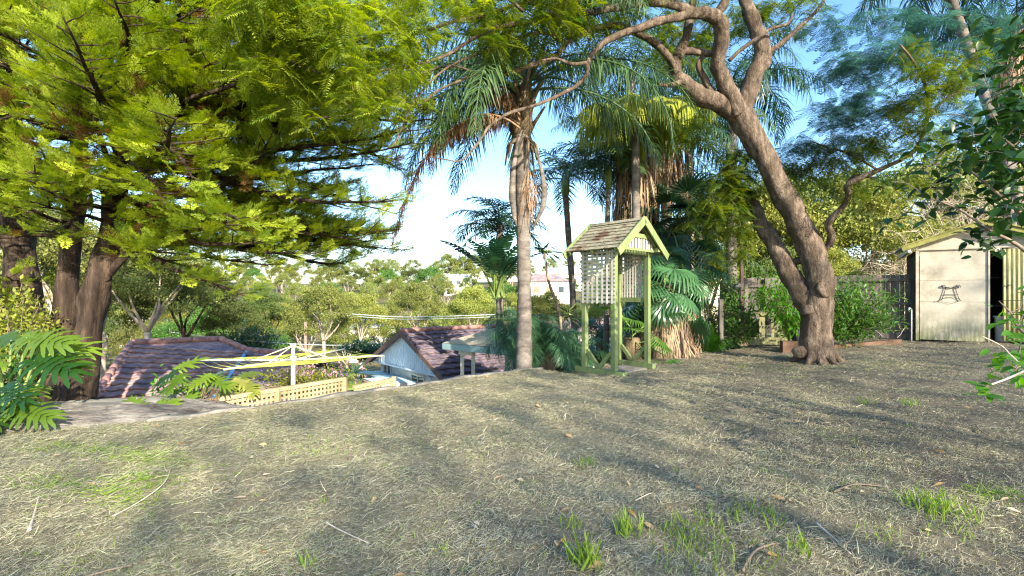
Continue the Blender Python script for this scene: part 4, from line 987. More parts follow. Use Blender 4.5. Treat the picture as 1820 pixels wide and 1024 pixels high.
# ------------------------------------------------------------------ spreading feathery tree
class Tree:
    """branch net: nodes to which later twigs attach"""
    def __init__(s): s.b = MB(); s.nodes = []; s.rad = []
    def limb(s, ctrl, sides=12, wob=.18, seed=1, sub=5):
        p, r = smoothpath(ctrl, sub); s.b.tube(p, r, sides, wob=wob, seed=seed); s.nodes += list(p); s.rad += list(r); return p, r
    def twig_to(s, q, maxr=.02, rr=rnd):
        A = np.array(s.nodes); q = np.array(q); dd = np.linalg.norm(A-q, axis=1); j = int(np.argmin(dd)); a = A[j]; L = dd[j]
        if L < .08: return
        m = max(3, int(L/.25)); r0 = min(s.rad[j]*.7, maxr, .006+.012*L); pts = []; off = rr.gauss(0, .12)*L; o2 = rr.gauss(0, .1)*L; pd = np.cross(q-a, [0, 0, 1.]); pd /= np.linalg.norm(pd)+1e-6
        for i in range(m+1):
            f = i/m; w_ = math.sin(PI*f); jit = np.array([rr.gauss(0, .03) for _ in range(3)])*(0 < i < m)*min(L, 1)
            pts.append(a+(q-a)*f+pd*off*w_+np.array([0, 0, abs(o2)*w_])+jit)
        rad = np.linspace(r0, .0035, m+1); s.b.tube(pts, rad, 5, cap=False); s.nodes += pts[1:]; s.rad += list(rad[1:])
def jac_leaves(zones, tree, tms, rr, size=(.2, .38), hang=.25, per=(8, 14), twigs=True, shell=.5):
    T = []; D = []; S = []
    for cx, cy, cd, rx, ry, rd, n in zones:
        c = P(cx, cy, cd); sx = rx/F*cd; sy = ry/F*cd; cl = []
        for i in range(n):
            while True:
                q = np.array([rr.uniform(-1, 1) for _ in range(3)])
                if (q**2).sum() < 1: break
            cl.append(np.array([c.x+q[0]*sx, c.y+q[1]*rd, c.z+q[2]*sy]))
        A = np.array(tree.nodes); cl.sort(key=lambda p: np.min(np.linalg.norm(A-p, axis=1)))
        for p in cl:
            if twigs: tree.twig_to(p, rr=rr)
            a0 = rr.uniform(0, 6.28)
            for k in range(rr.randint(*per)):
                a = a0+k*2.4+rr.gauss(0, .3); T.append(p+np.array([rr.gauss(0, .06) for _ in range(3)])); D.append([math.cos(a), math.sin(a), rr.uniform(-.5, .35)-hang]); S.append(rr.uniform(*size))
    T = np.array(T); k = len(T)
    return T, np.array(D), np.stack([rng.normal(0, .3, k), rng.normal(0, .3, k), np.ones(k)], 1), np.array(S)
def W(px, w, d): return w/2/F*d
def LB(lst, d0, d1):
    """traced limb: (px, py, width px) with distance running from d0 to d1"""
    n = len(lst); out = []
    for i, (x, y, w_) in enumerate(lst):
        d = d0+(d1-d0)*i/(n-1); out.append((tuple(P(x, y, d)), w_/2/F*d))
    return out
def jacaranda():
    t = thing('spreading_tree', 'large leaning grey barked tree with a forked trunk and feathery spreading crown', 'tree', tuple(P(1450, 640, 9.6)))
    tr = Tree(); rr = random.Random(12)
    b = tr.limb(LB([(1450, 652, 72), (1450, 636, 59), (1449, 610, 51), (1451, 570, 49), (1454, 535, 50), (1456, 505, 48), (1449, 470, 43), (1436, 430, 42), (1416, 390, 40), (1398, 355, 39), (1376, 312, 38), (1354, 270, 38), (1332, 232, 42), (1314, 200, 44)], 9.6, 9.3), 22, .13, 3)
    for a, ln in ((-2.4, .5), (-1.3, .45), (-.4, .55), (.5, .4), (3.0, .45), (-1.9, .35)):
        q = P(1450, 640, 9.6); e = V3((math.cos(a), math.sin(a), 0)); tr.b.tube([q+e*.12+V3((0, 0, .3)), q+e*.27+V3((0, 0, .1)), q+e*(.27+ln*.25)+V3((0, 0, .0)), q+e*(.3+ln*.5)+V3((0, 0, -.05))], [.13, .10, .05, .02], 8, wob=.2)
    tr.limb(LB([(1440, 560, 30), (1432, 535, 36), (1413, 505, 34), (1398, 478, 31), (1385, 452, 31), (1370, 425, 27), (1352, 398, 25), (1345, 375, 22), (1322, 345, 20), (1300, 318, 17), (1285, 300, 14)], 9.5, 10.2), 16, .2, 5)
    tr.limb(LB([(1400, 478, 14), (1412, 466, 13), (1428, 462, 12), (1455, 450, 11), (1472, 437, 11), (1478, 418, 12), (1472, 400, 11), (1480, 385, 11), (1500, 365, 10), (1508, 345, 10), (1506, 330, 10), (1530, 316, 9), (1560, 303, 8), (1600, 285, 7), (1630, 262, 7), (1645, 225, 6), (1650, 180, 6), (1640, 140, 5), (1620, 105, 4), (1600, 80, 3)], 9.8, 7.6), 10, .16, 7)
    tr.limb(LB([(1506, 330, 8), (1512, 318, 7), (1530, 312, 5), (1555, 318, 4)], 9, 8.8), 8, .1, 8)
    tr.limb(LB([(1645, 215, 5), (1665, 190, 4), (1690, 170, 3), (1740, 150, 2)], 7.9, 7.6), 6, .1, 9)
    tr.limb(LB([(1560, 303, 5), (1540, 290, 4), (1500, 270, 4), (1470, 262, 3), (1440, 250, 2)], 9, 9), 6, .1, 9)
    # left limb of the fork
    tr.limb(LB([(1325, 215, 30), (1300, 196, 32), (1270, 180, 32), (1240, 168, 30), (1215, 148, 26), (1200, 128, 22), (1204, 100, 18), (1218, 70, 15), (1225, 40, 14), (1232, 0, 11), (1235, -50, 8)], 9.3, 8.6), 14, .22, 11)
    tr.limb(LB([(1202, 130, 14), (1190, 105, 13), (1168, 80, 13), (1140, 62, 12), (1105, 47, 12), (1083, 46, 12), (1050, 52, 11), (1022, 63, 11), (1004, 79, 11), (991, 97, 10), (970, 108, 9), (935, 119, 9), (903, 131, 8), (870, 130, 7), (846, 132, 6), (815, 145, 5), (780, 160, 4), (750, 185, 3)], 8.9, 6.8), 10, .2, 13)
    # dark middle limb, sweeping left across the picture
    tr.limb(LB([(1312, 200, 34.0), (1298, 172, 30.0), (1286, 145, 27.0), (1276, 118, 24.0), (1280, 90, 24.0), (1284, 60, 26.0), (1276, 36, 26.0), (1262, 26, 24.0), (1235, 24, 17.6), (1205, 30, 16.0), (1170, 38, 14.4), (1135, 50, 13.6), (1105, 60, 12.0), (1080, 72, 11.2), (1062, 86, 9.6), (1046, 108, 9.6), (1043, 132, 8.0), (1025, 152, 7.2), (996, 168, 6.4), (952, 187, 5.6), (908, 200, 5.6), (885, 213, 4.8), (868, 226, 4.8), (856, 245, 4.0), (845, 260, 4.0), (830, 278, 3.2), (815, 287, 3.2), (795, 284, 2.4), (776, 281, 1.6)], 9.2, 6.2), 12, .2, 17)
    tr.limb(LB([(1270, 30, 14), (1285, 10, 16), (1300, -20, 14)], 9, 8.8), 8, .2, 18)
    tr.limb(LB([(1282, 92, 12), (1260, 95, 12), (1235, 92, 13), (1215, 90, 14), (1205, 100, 14)], 9.1, 8.8), 10, .2, 19)
    tr.limb(LB([(1042, 112, 7), (1018, 114, 6), (1000, 108, 5), (985, 104, 4), (960, 108, 3)], 7.2, 7), 8, .1, 20)
    tr.limb(LB([(1215, 145, 12), (1190, 152, 9), (1170, 150, 5)], 8.8, 8.6), 8, .1, 21)
    tr.limb(LB([(1266, 168, 14), (1252, 140, 12), (1242, 118, 10), (1248, 100, 8)], 9.1, 9), 8, .15, 22)
    # right limb
    tr.limb(LB([(1318, 195, 34), (1330, 165, 32), (1342, 130, 31), (1355, 100, 30), (1352, 75, 26), (1342, 45, 25), (1330, 15, 22), (1318, -20, 18), (1310, -70, 12)], 9.3, 9), 14, .18, 23)
    tr.limb(LB([(1358, 98, 10), (1385, 80, 9), (1408, 60, 8), (1430, 40, 7), (1452, 18, 6), (1468, -5, 5), (1490, -40, 3)], 9.2, 8.6), 8, .12, 25)
    tr.limb(LB([(1296, 108, 7), (1315, 90, 7), (1340, 72, 7), (1370, 52, 6), (1400, 42, 5), (1408, 25, 4)], 9, 8.8), 8, .12, 27)
    # limbs along the top edge, coming over the camera's left
    tr.limb(LB([(1240, 25, 16), (1200, 10, 16), (1150, 5, 15), (1100, 12, 14), (1050, 22, 12), (1000, 20, 10), (950, 38, 9), (900, 45, 8), (850, 62, 7), (800, 95, 6), (760, 110, 5), (700, 122, 5), (640, 128, 4), (570, 130, 3), (500, 100, 2)], 8.4, 5.6), 9, .2, 29)
    tr.limb(LB([(1150, 5, 12), (1100, -10, 11), (1040, 0, 10), (985, 10, 9), (930, 5, 8), (870, 25, 7), (800, 40, 6), (740, 60, 5), (690, 55, 4), (620, 75, 4), (560, 60, 3), (480, 70, 2)], 8, 5.4), 8, .2, 31)
    tr.limb(LB([(1004, 79, 7), (975, 60, 6), (940, 62, 6), (900, 75, 5), (860, 92, 5), (810, 112, 4), (770, 140, 4), (740, 175, 3), (720, 215, 3), (700, 260, 2)], 7.6, 6.2), 7, .15, 33)
    tr.limb(LB([(930, 20, 6), (900, -5, 6), (860, -30, 5)], 6.6, 6.2), 6, .1, 34)
    tr.limb(LB([(846, 132, 5), (820, 120, 4), (790, 118, 4), (740, 135, 3), (700, 165, 3), (660, 180, 2)], 7, 6.4), 6, .1, 35)
    tr.limb(LB([(720, 118, 4), (690, 150, 3), (660, 165, 3), (630, 200, 2), (560, 210, 2)], 6.3, 5.8), 6, .1, 36)
    tr.limb(LB([(350, 30, 3), (392, 26, 4), (420, 8, 4), (440, -20, 4), (560, -60, 6), (700, -60, 8), (850, -40, 10), (1000, -20, 11), (1100, -5, 12)], 5.4, 7.8), 7, .1, 37)
    # leaves
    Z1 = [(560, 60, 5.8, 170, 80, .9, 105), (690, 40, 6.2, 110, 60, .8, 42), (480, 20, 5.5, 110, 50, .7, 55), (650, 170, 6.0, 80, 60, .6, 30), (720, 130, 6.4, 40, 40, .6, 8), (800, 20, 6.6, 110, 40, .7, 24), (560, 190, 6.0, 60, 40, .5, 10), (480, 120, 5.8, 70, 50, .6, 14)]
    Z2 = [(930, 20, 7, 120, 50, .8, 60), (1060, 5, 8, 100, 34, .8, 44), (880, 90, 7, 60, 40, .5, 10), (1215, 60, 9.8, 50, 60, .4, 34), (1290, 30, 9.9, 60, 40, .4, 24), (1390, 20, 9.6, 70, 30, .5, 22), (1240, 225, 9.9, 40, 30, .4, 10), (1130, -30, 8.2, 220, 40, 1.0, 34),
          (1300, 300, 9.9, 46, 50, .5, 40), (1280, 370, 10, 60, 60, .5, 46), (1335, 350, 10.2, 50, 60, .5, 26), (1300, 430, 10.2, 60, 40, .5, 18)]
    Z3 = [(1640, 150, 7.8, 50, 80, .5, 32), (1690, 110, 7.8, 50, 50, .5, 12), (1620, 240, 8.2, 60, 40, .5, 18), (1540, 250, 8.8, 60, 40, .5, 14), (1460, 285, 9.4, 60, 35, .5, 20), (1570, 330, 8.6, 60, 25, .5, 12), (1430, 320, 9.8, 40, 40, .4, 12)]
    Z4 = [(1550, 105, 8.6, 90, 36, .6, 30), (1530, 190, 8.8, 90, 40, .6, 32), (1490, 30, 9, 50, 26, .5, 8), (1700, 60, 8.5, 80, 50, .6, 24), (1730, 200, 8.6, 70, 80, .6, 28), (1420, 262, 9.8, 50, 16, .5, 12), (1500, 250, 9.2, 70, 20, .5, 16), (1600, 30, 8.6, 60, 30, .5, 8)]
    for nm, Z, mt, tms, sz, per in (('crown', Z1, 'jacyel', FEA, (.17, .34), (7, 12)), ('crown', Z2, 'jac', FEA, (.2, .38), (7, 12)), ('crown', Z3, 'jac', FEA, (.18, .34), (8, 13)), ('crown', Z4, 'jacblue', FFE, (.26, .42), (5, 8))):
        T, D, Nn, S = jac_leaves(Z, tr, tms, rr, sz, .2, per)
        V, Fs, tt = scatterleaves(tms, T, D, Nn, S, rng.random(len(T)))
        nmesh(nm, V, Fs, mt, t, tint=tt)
    tr.b.build('trunk', 'bark', t)
    # sawn limb scars
    c = P(1466, 513, 9.27); d = V3((.3, -.95, .1)).normalized(); k = MB(); k.tube([c-d*.12, c+d*.0, c+d*.03, c+d*.015], [.14, .165, .14, .11], 18, wob=.1); k.tube([c+d*.0, c+d*.02], [.115, .11], 18, wob=.05); k.build('branch_scar', 'bark', t)
    c = P(1418, 626, 9.45); d = V3((-.75, -.6, .1)).normalized(); k = MB(); k.tube([c-d*.2, c+d*.0, c+d*.03], [.13, .11, .09], 16, wob=.15); k.build('branch_scar', 'bark', t)
jacaranda()

# ------------------------------------------------------------------ palms
def frond(c, az, el, L, bend, m, ll, w, hang, seed, plum=.2, cut=.12, wob=.1, curl=0, rr=.014, spread=.85, path=None):
    """one feather frond: a bent rachis and two rows of two-piece leaflets"""
    g = np.random.default_rng(seed); s = np.linspace(0, 1, m+1); ang = el-bend*s**1.25; az2 = az+curl*s
    tx = np.stack([np.cos(ang)*np.cos(az2), np.cos(ang)*np.sin(az2), np.sin(ang)], 1); p = np.array(c)+np.concatenate([[[0, 0, 0]], np.cumsum(tx[:-1]*L/m, 0)])
    if path is not None:
        pp, _ = smoothpath([(q, .01) for q in path], 12); cum = np.concatenate([[0], np.cumsum(np.linalg.norm(np.diff(pp, axis=0), axis=1))]); p = np.stack([np.interp(s*cum[-1], cum, pp[:, i]) for i in range(3)], 1)
        tx = np.gradient(p, axis=0); tx /= np.linalg.norm(tx, axis=1, keepdims=True)
    side = np.stack([-np.sin(az2), np.cos(az2), 0*s], 1); up = np.cross(side, tx)*-1; up = np.where((up[:, 2:3] < -.0)*1.0 > 0, -up, up)
    V = []; Fq = []; n = 0
    for sg in (1, -1):
        k = s > cut; q = p[k]; T = tx[k]; Sd = side[k]*sg; U = up[k]; f = (s[k]-cut)/(1-cut); mm = len(q)
        ln = ll*np.sin(PI*np.clip(.12+.83*f, 0, 1))**.7*g.uniform(.8, 1.12, mm)
        d = Sd*spread+T*(.35+.5*f)[:, None]+U*g.normal(.1, plum, mm)[:, None]+np.array([0, 0, -1.])*hang*.5+g.normal(0, wob, (mm, 3)); d /= np.linalg.norm(d, axis=1, keepdims=True)
        d2 = d+np.array([0, 0, -1.])*hang*(1.2+g.normal(0, .2, mm))[:, None]; d2 /= np.linalg.norm(d2, axis=1, keepdims=True)
        wv = np.cross(d, U); wv /= np.linalg.norm(wv, axis=1, keepdims=True)+1e-6; ww = w*(.6+.4*np.sin(PI*f))[:, None]/2
        q2 = q+d*(ln*.42)[:, None]; q3 = q2+d2*(ln*.6)[:, None]
        X = np.stack([q+wv*ww*.5, q-wv*ww*.5, q2-wv*ww, q2+wv*ww, q3-wv*ww*.12, q3+wv*ww*.12], 1); V.append(X.reshape(-1, 3))
        i = np.arange(mm)*6+n; Fq.append(np.stack([i, i+1, i+2, i+3], 1)); Fq.append(np.stack([i+3, i+2, i+4, i+5], 1)); n += mm*6
    r_ = rr*(1.3-s)[:, None]; X = np.stack([p+side*r_, p+up*r_, p-side*r_, p-up*r_], 1); V.append(X.reshape(-1, 3)); i = np.arange(m)*4+n
    for a, b in ((0, 1), (1, 2), (2, 3), (3, 0)): Fq.append(np.stack([i+a, i+b, i+4+b, i+4+a], 1))
    V = np.concatenate(V); return V, np.concatenate(Fq), np.clip(.5+g.normal(0, .22, len(V)//2).repeat(2)[:len(V)] if len(V) % 2 == 0 else np.full(len(V), .5), 0, .95)
def crown(name, mat, parent, c, n, L, bend, ll, w, hang, seed, els=(-.3, 1.3), azs=(0, 2*PI), m=60, plum=.2, spread=.85, rr=.014, jit=.08):
    r = random.Random(seed); parts = []
    for i in range(n):
        f = (i+.5)/n; el = els[0]+(els[1]-els[0])*f+r.gauss(0, .08); az_ = azs[0]+(azs[1]-azs[0])*((i*.618034+r.uniform(-.05, .05)) % 1)
        parts.append(frond(np.array(c)+np.array([r.gauss(0, jit), r.gauss(0, jit), r.gauss(0, jit)]), az_, el, L*r.uniform(.85, 1.1), bend*r.uniform(.85, 1.15)+max(0, el)*.35, m, ll, w, hang, seed*97+i, plum, curl=r.uniform(-.25, .25), spread=spread, rr=rr))
    V, Fs, tt = merge(parts); return nmesh(name, V, Fs, mat, parent, tint=tt)
def ringtrunk(path, mat, name, parent, sides=16, ring=.09, amp=.05):
    p, r = smoothpath(path, 14); L = np.concatenate([[0], np.cumsum(np.linalg.norm(np.diff(p, axis=0), axis=1))]); r = r*(1+amp*np.where((L/ring) % 1 < .5, 1, -.4)); b = MB().tube(p, r, sides, wob=.06, seed=3); return b.build(name, mat, parent)
M['palmtrunk'] = surf('ringed_grey_palm_trunk', [(.3, (.065, .058, .052)), (.5, (.155, .138, .122)), (.75, (.29, .26, .23))], 4, .9, .8, 22, (1, 1, 2.2), .1, dist=.015)

def hang_skirt(name, mat, parent, c, r0, z0, z1, n, seed, w=.03, flare=.5, lr=(.5, 1.1)):
    """dry leaves hanging as thatch"""
    g = np.random.default_rng(seed); V = []; Fq = []; z = g.uniform(z1, z0, n); a = g.uniform(0, 2*PI, n); f = (z0-z)/(z0-z1+1e-6); rad = r0*(.55+flare*f)
    ln = g.uniform(*lr, n); b = np.stack([c[0]+np.cos(a)*rad*.6, c[1]+np.sin(a)*rad*.6, z], 1); o = np.stack([np.cos(a), np.sin(a), 0*a], 1); sd_ = np.stack([-np.sin(a), np.cos(a), 0*a], 1)*w/2*g.uniform(.5, 1.6, n)[:, None]
    b2 = b+o*(ln*g.uniform(.15, .32, n))[:, None]+np.array([0, 0, -1])*(ln*.35)[:, None]; b3 = b2+o*(ln*g.uniform(-.05, .12, n))[:, None]+np.array([0, 0, -1])*(ln*.6)[:, None]+g.normal(0, .03, (n, 3))
    X = np.stack([b-sd_*.6, b+sd_*.6, b2+sd_, b2-sd_, b3+sd_*.3, b3-sd_*.3], 1); i = np.arange(n)*6
    X[:, :, 2] = np.maximum(X[:, :, 2], z1-.55)
    return nmesh(name, X.reshape(-1, 3), np.concatenate([np.stack([i, i+1, i+2, i+3], 1), np.stack([i+3, i+2, i+4, i+5], 1)]), mat, parent, tint=np.repeat(g.random(n), 6))

def queen_palm():
    d = 9.0; c = P(930, 158, d); t = thing('tall_palm', 'tall queen palm with a slender ringed trunk and long drooping fronds at the lawn edge', 'palm', tuple(P(932, 700, d)))
    ringtrunk([T3(931, 720, d, .15), T3(931, 655, d, .145), T3(932, 560, d, .125), T3(931, 450, d, .118), T3(929, 340, d, .12), T3(928, 265, d, .135), T3(927, 235, d, .15)], 'palmtrunk', 'trunk', t)
    b = MB(); b.tube([P(927, 250, d), P(926, 230, d), P(928, 200, d), P(931, 165, d), P(933, 120, d)], [.13, .2, .19, .14, .09], 14, wob=.25, seed=3)
    for k in range(14):
        a = k*2.4; e = V3((math.cos(a), math.sin(a), 0)); q = P(928, 240-k*7, d); b.tube([q+e*.1, q+e*.22+V3((0, 0, .22)), q+e*.4+V3((0, 0, .5))], [.05, .035, .02], 6)
    for k in range(8):
        a = k*1.9; e = V3((math.cos(a), math.sin(a), 0)); q = P(928, 250, d); b.tube([q+e*.13, q+e*.24+V3((0, 0, -.08)), q+e*.3+V3((0, 0, -.3-.03*k))], [.04, .03, .012], 5)
    b.build('leaf_bases', 'palmboot', t)
    cc = (c.x, c.y, c.z)
    crown('crown', 'queen', t, cc, 24, 3.3, 1.7, .62, .022, .95, 3, (.1, 1.5), m=95, plum=.45, rr=.022)
    crown('crown', 'queen', t, cc, 8, 3.2, 1.5, .6, .022, .9, 13, (.0, .5), azs=(PI*.75, PI*1.25), m=90, plum=.45, rr=.02)
    p1 = frond(cc, PI*1.02, .75, 3.3, 2.05, 90, .5, .02, 1.1, 5, .5)
    fp = lambda pts, dd, ll, sd_: frond(cc, PI, 0, 1, 0, 260, ll, .034, 1.6, sd_, .5, wob=.25, spread=.45, path=[tuple(P(x, y, dd)) for x, y in pts])
    V, Fs, tt = merge([fp([(924, 228), (900, 212), (865, 203), (825, 215), (785, 245), (750, 290), (725, 345), (708, 395), (697, 435)], 7.8, .30, 6), fp([(924, 215), (905, 180), (885, 160), (860, 158), (845, 180), (838, 215)], 8.7, .34, 7), fp([(924, 205), (900, 172), (872, 165), (850, 190)], 8.4, .3, 8), fp([(924, 222), (895, 205), (860, 210), (800, 232), (765, 265)], 8.6, .4, 9)]); nmesh('dead_fronds', V, Fs, 'deadfrond', t, tint=tt)
    V, Fs, tt = merge([p1]); nmesh('crown', V, Fs, 'queen', t, tint=tt)
    b = MB(); b.tube([P(932, 245, d), P(950, 262, d-.2), P(962, 300, d-.25), P(968, 335, d-.25), P(966, 365, d-.25), P(955, 390, d-.2), P(945, 410, d-.15)], [.015, .02, .03, .055, .05, .025, .01], 10, wob=.15); b.build('seed_pod', 'palmtrunk', t)
    b = MB(); b.tube([P(926, 250, d), P(918, 265, d-.1), P(912, 300, d-.12), P(910, 350, d-.1), P(914, 385, d-.1), P(918, 402, d-.1)], [.02, .03, .05, .06, .04, .015], 10, wob=.2); b.build('seed_pod', 'palmtrunk', t)
    hang_skirt('fibres', 'deadfrond', t, tuple(P(940, 0, d)), .16, P(0, 300, d).z, P(0, 370, d).z, 160, 4, .012, .6, (.3, .7))
queen_palm()

def palm(kind, lab, px, pbase, ptop, d, tw, n, L, bend, ll, w, hang, mat, seed, els=(-.2, 1.3), skirt=None, shaft=None, tmat='palmtrunk', group=None, lean=0, m=50, plum=.2, azs=(0, 2*PI)):
    t = thing(kind, lab, 'palm', tuple(P(px, pbase, d)), group); r = tw/2/F*d
    ringtrunk([T3(px, pbase, d, r*1.15), T3(px+lean*.3, pbase*.6+ptop*.4, d, r), T3(px+lean*.7, pbase*.25+ptop*.75, d, r*.95), T3(px+lean, ptop, d, r*.95)], tmat, 'trunk', t, 10, .12, .04)
    c = P(px+lean, ptop, d)
    if shaft:
        b = MB(); b.tube([c-V3((0, 0, .1)), c+V3((0, 0, .1)), c+V3((0, 0, .5)), c+V3((0, 0, shaft))], [r*.95, r*1.4, r*1.2, r*.5], 10); b.build('crownshaft', 'greenstem', t); c = c+V3((0, 0, shaft*.9))
    crown('crown', mat, t, tuple(c), n, L, bend, ll, w, hang, seed, els, m=m, plum=plum, azs=azs)
    if skirt: hang_skirt('dead_fronds', 'skirt', t, tuple(c), *skirt)
    return t
# cluster behind the arbour
palm('skirted_palm', 'palm with a thick brown skirt of dead fronds above the arbour roof', 1128, 640, 262, 13, 20, 16, 2.6, 1.5, .6, .03, .9, 'queen', 21, (.1, 1.4), (.75, P(0, 235, 13).z, P(0, 400, 13).z, 900, 5, .035, .35, (.5, 1.2)), m=60, plum=.4)
t = palm('golden_palm', 'palm with sunlit golden green hanging leaflets left of the spreading tree', 1130, 560, 205, 11.2, 14, 12, 1.5, 1.3, .85, .036, 1.5, 'palmyel', 23, (.05, .7), None, m=70, plum=.25)
palm('skirted_palm', 'dark shaggy palm directly behind the ridge of the arbour roof', 1185, 640, 250, 13.6, 20, 15, 2.4, 1.4, .6, .03, .9, 'palmdark', 25, (.1, 1.4), (.6, P(0, 240, 13.6).z, P(0, 340, 13.6).z, 500, 6, .035, .35, (.5, 1.1)), m=60, plum=.4)
palm('tall_dark_palm', 'very tall dark palm crown at the top behind the bent limbs', 1120, 640, 130, 14.5, 16, 18, 2.8, 1.5, .7, .03, 1.0, 'queen', 27, (.0, 1.4), None, m=70, plum=.4)
palm('tall_dark_palm', 'tall palm whose drooping frond hangs in open sky right of the leaning trunk', 1300, 640, 150, 14, 18, 18, 2.7, 1.7, .7, .03, 1.0, 'palmdark', 29, (.0, 1.3), None, m=70, plum=.4)
palm('tall_dark_palm', 'shadowy palm between the golden palm and the leaning trunk', 1225, 640, 215, 15, 16, 15, 2.6, 1.5, .7, .03, .9, 'queen', 31, (.0, 1.4), None, m=60, plum=.4)
for px, top, d, lean, sd_, lab, mt in ((1023, 345, 14, -18, 33, 'slender palm with a pale leaning trunk left of the arbour', 'queen'), (1077, 330, 12.5, 4, 35, 'slim green shafted palm above the left eave of the arbour', 'queen'), (1094, 300, 13.2, 5, 37, 'slim palm with brown trunk just left of the skirted palm', 'queen'),
                                   (1165, 370, 15, 2, 39, 'slim bluish palm trunk behind the arbour ridge', 'palmdark'), (1240, 380, 14.5, 6, 41, 'slim palm right of the fan palm, crown behind feathery leaves', 'queen')):
    palm('slender_palm', lab, px, 640, top, d, 9 if px > 1030 else 11, 12, 1.8, 1.4, .55, .034, .35, mt, sd_, (-.1, 1.2), None, .5, 'palmtrunk', 'slender palms behind the arbour', lean, m=40, plum=.15)
# upper right
palm('tall_dark_palm', 'dark palm with a sunlit shaggy trunk at the top right corner', 1795, 640, 40, 14, 20, 18, 3.0, 1.6, .8, .032, 1.0, 'palmdark', 43, (-.2, 1.3), (.45, P(0, 30, 14).z, P(0, 220, 14).z, 700, 8, .04, .2, (.5, 1.2)), m=70, plum=.4)
palm('tall_dark_palm', 'palm crown hanging into the top of the picture over the lacy foliage', 1870, 640, -60, 13, 16, 18, 2.8, 1.9, .7, .03, 1.1, 'palmdark', 45, (-.3, 1.2), None, m=70, plum=.35, lean=-200)
palm('young_palm', 'yellow green palm glowing in sunlight behind the floodlight post', 1285, 600, 500, 19, 12, 12, 2.6, 1.3, .7, .05, .3, 'palmyel', 47, (.0, 1.3), None, m=36)
palm('young_palm', 'bright green palm fronds behind the fan palm at its right', 1240, 600, 470, 15, 10, 9, 1.8, 1.3, .5, .035, .3, 'queen', 48, (.0, 1.2), None, m=36)

def date_palm(lab, px, py, d, n, L, seed, mat='date', base=680):
    t = thing('date_palm', lab, 'palm', tuple(P(px, base, d))); c = P(px, py, d)
    b = MB(); b.tube([P(px, base, d), P(px, (base+py)/2, d), c], [.16, .17, .13], 12, wob=.25, seed=seed); b.build('trunk', 'palmboot', t)
    crown('crown', mat, t, tuple(c), n, L, 1.75, .34, .014, .35, seed, (-.15, 1.35), m=80, plum=.3, rr=.012); return t
date_palm('soft drooping date palm crouching right of the tall palm trunk', 972, 622, 9.9, 30, 1.15, 51)
date_palm('blue green date palm with wide fronds left of the tall palm trunk', 928, 590, 10.2, 22, .95, 53)
date_palm('small date palm just left of the arbour post, low fronds', 1015, 640, 10.6, 18, 1.1, 55)
date_palm('pale bluish palm seen low between the arbour posts', 1070, 590, 15, 18, 1.4, 57, 'date', 640)
crx = thing('broad_leaf_palm', 'palm with glossy upright fronds above the banana plant left of the tall palm', 'palm', tuple(P(890, 560, 13)))
ringtrunk([T3(890, 620, 13, .1), T3(888, 500, 13, .09), T3(888, 400, 13, .08)], 'palmtrunk', 'trunk', crx, 8); crown('crown', 'palmdark', crx, tuple(P(888, 405, 13)), 24, 1.5, 1.5, .42, .03, .25, 61, (.1, 1.3), m=40, plum=.12)

# fan palm with its dry skirt
def fanleaf_t(seg=26, span=3.9, droop=.35):
    V = []; Fs = []
    for i in range(seg):
        a = -span/2+span*(i+.5)/seg; da = span/seg*.52; l = 1-.18*abs(a)/2; z = .03*(1 if i % 2 else -1)
        for j, (q, ww, zz) in enumerate(((.04, 1, 0), (.5, 1, -.02), (.78, .55, -.10), (1.0, .06, -droop))):
            r_ = q*l
            for s in (-1, 1): V.append((r_*math.cos(a+s*da*ww), r_*math.sin(a+s*da*ww), zz*l+(z*s if j in (1,) else 0)))
        b = i*8
        for j in range(3): Fs.append((b+j*2, b+j*2+1, b+j*2+3, b+j*2+2))
    return np.array(V), np.array(Fs)
FAN = [fanleaf_t(26, 4.0, .3), fanleaf_t(24, 3.6, .5)]
def fan_palm(lab, px, py, d, n, R, seed, z0px, skirt, mat='fan', base=640, azs=(0, 2*PI)):
    t = thing('fan_palm', lab, 'palm', tuple(P(px, base, d))); r = random.Random(seed); c = np.array(P(px, py, d)); b = MB(); T = []; D = []; Nn = []; S = []
    tb = MB(); tb.tube([P(px, base, d), P(px, (base+py)/2, d), tuple(c)], [.2, .18, .15], 10, wob=.2); tb.build('trunk', 'palmboot', t)
    for i in range(n):
        a = r.uniform(*azs); el = r.uniform(-.75, 1.2); pl = r.uniform(.5, .95); dd = np.array([math.cos(a)*math.cos(el), math.sin(a)*math.cos(el), math.sin(el)]); p = c+np.array([0, 0, r.uniform(-.25, .25)])
        e1 = p+dd*pl*.6; dn = dd+np.array([0, 0, -.45]); dn /= np.linalg.norm(dn); e2 = e1+dn*pl*.4; b.tube([p, e1, e2], [.018, .013, .01], 5, cap=False)
        T.append(e2); D.append(dn+np.array([0, 0, -.15])); Nn.append(np.array([0, 0, 1.])+dd*.5+np.array([r.gauss(0, .2), r.gauss(0, .2), 0])); S.append(R*r.uniform(.8, 1.1))
    b.build('leaf_stalks', 'greenstem', t)
    V, Fs, tt = scatterleaves(FAN, np.array(T), np.array(D), np.array(Nn), np.array(S), rng.random(n)); nmesh('crown', V, Fs, mat, t, tint=tt)
    if skirt: hang_skirt('dead_leaf_skirt', 'skirt', t, tuple(c), *skirt)
    return t
fan_palm('fan palm with green fan leaves over a thick skirt of dry thatch beside the arbour', 1180, 505, 11, 26, .62, 71, 0, (.62, P(0, 530, 11).z, P(0, 615, 11).z, 1500, 7, .03, .75, (.5, 1.0)))
fan_palm('smaller skirted fan palm immediately right of the thicker thatched one', 1207, 470, 11.6, 16, .6, 73, 0, (.42, P(0, 500, 11.6).z, P(0, 615, 11.6).z, 900, 9, .028, .6, (.5, 1.0)))
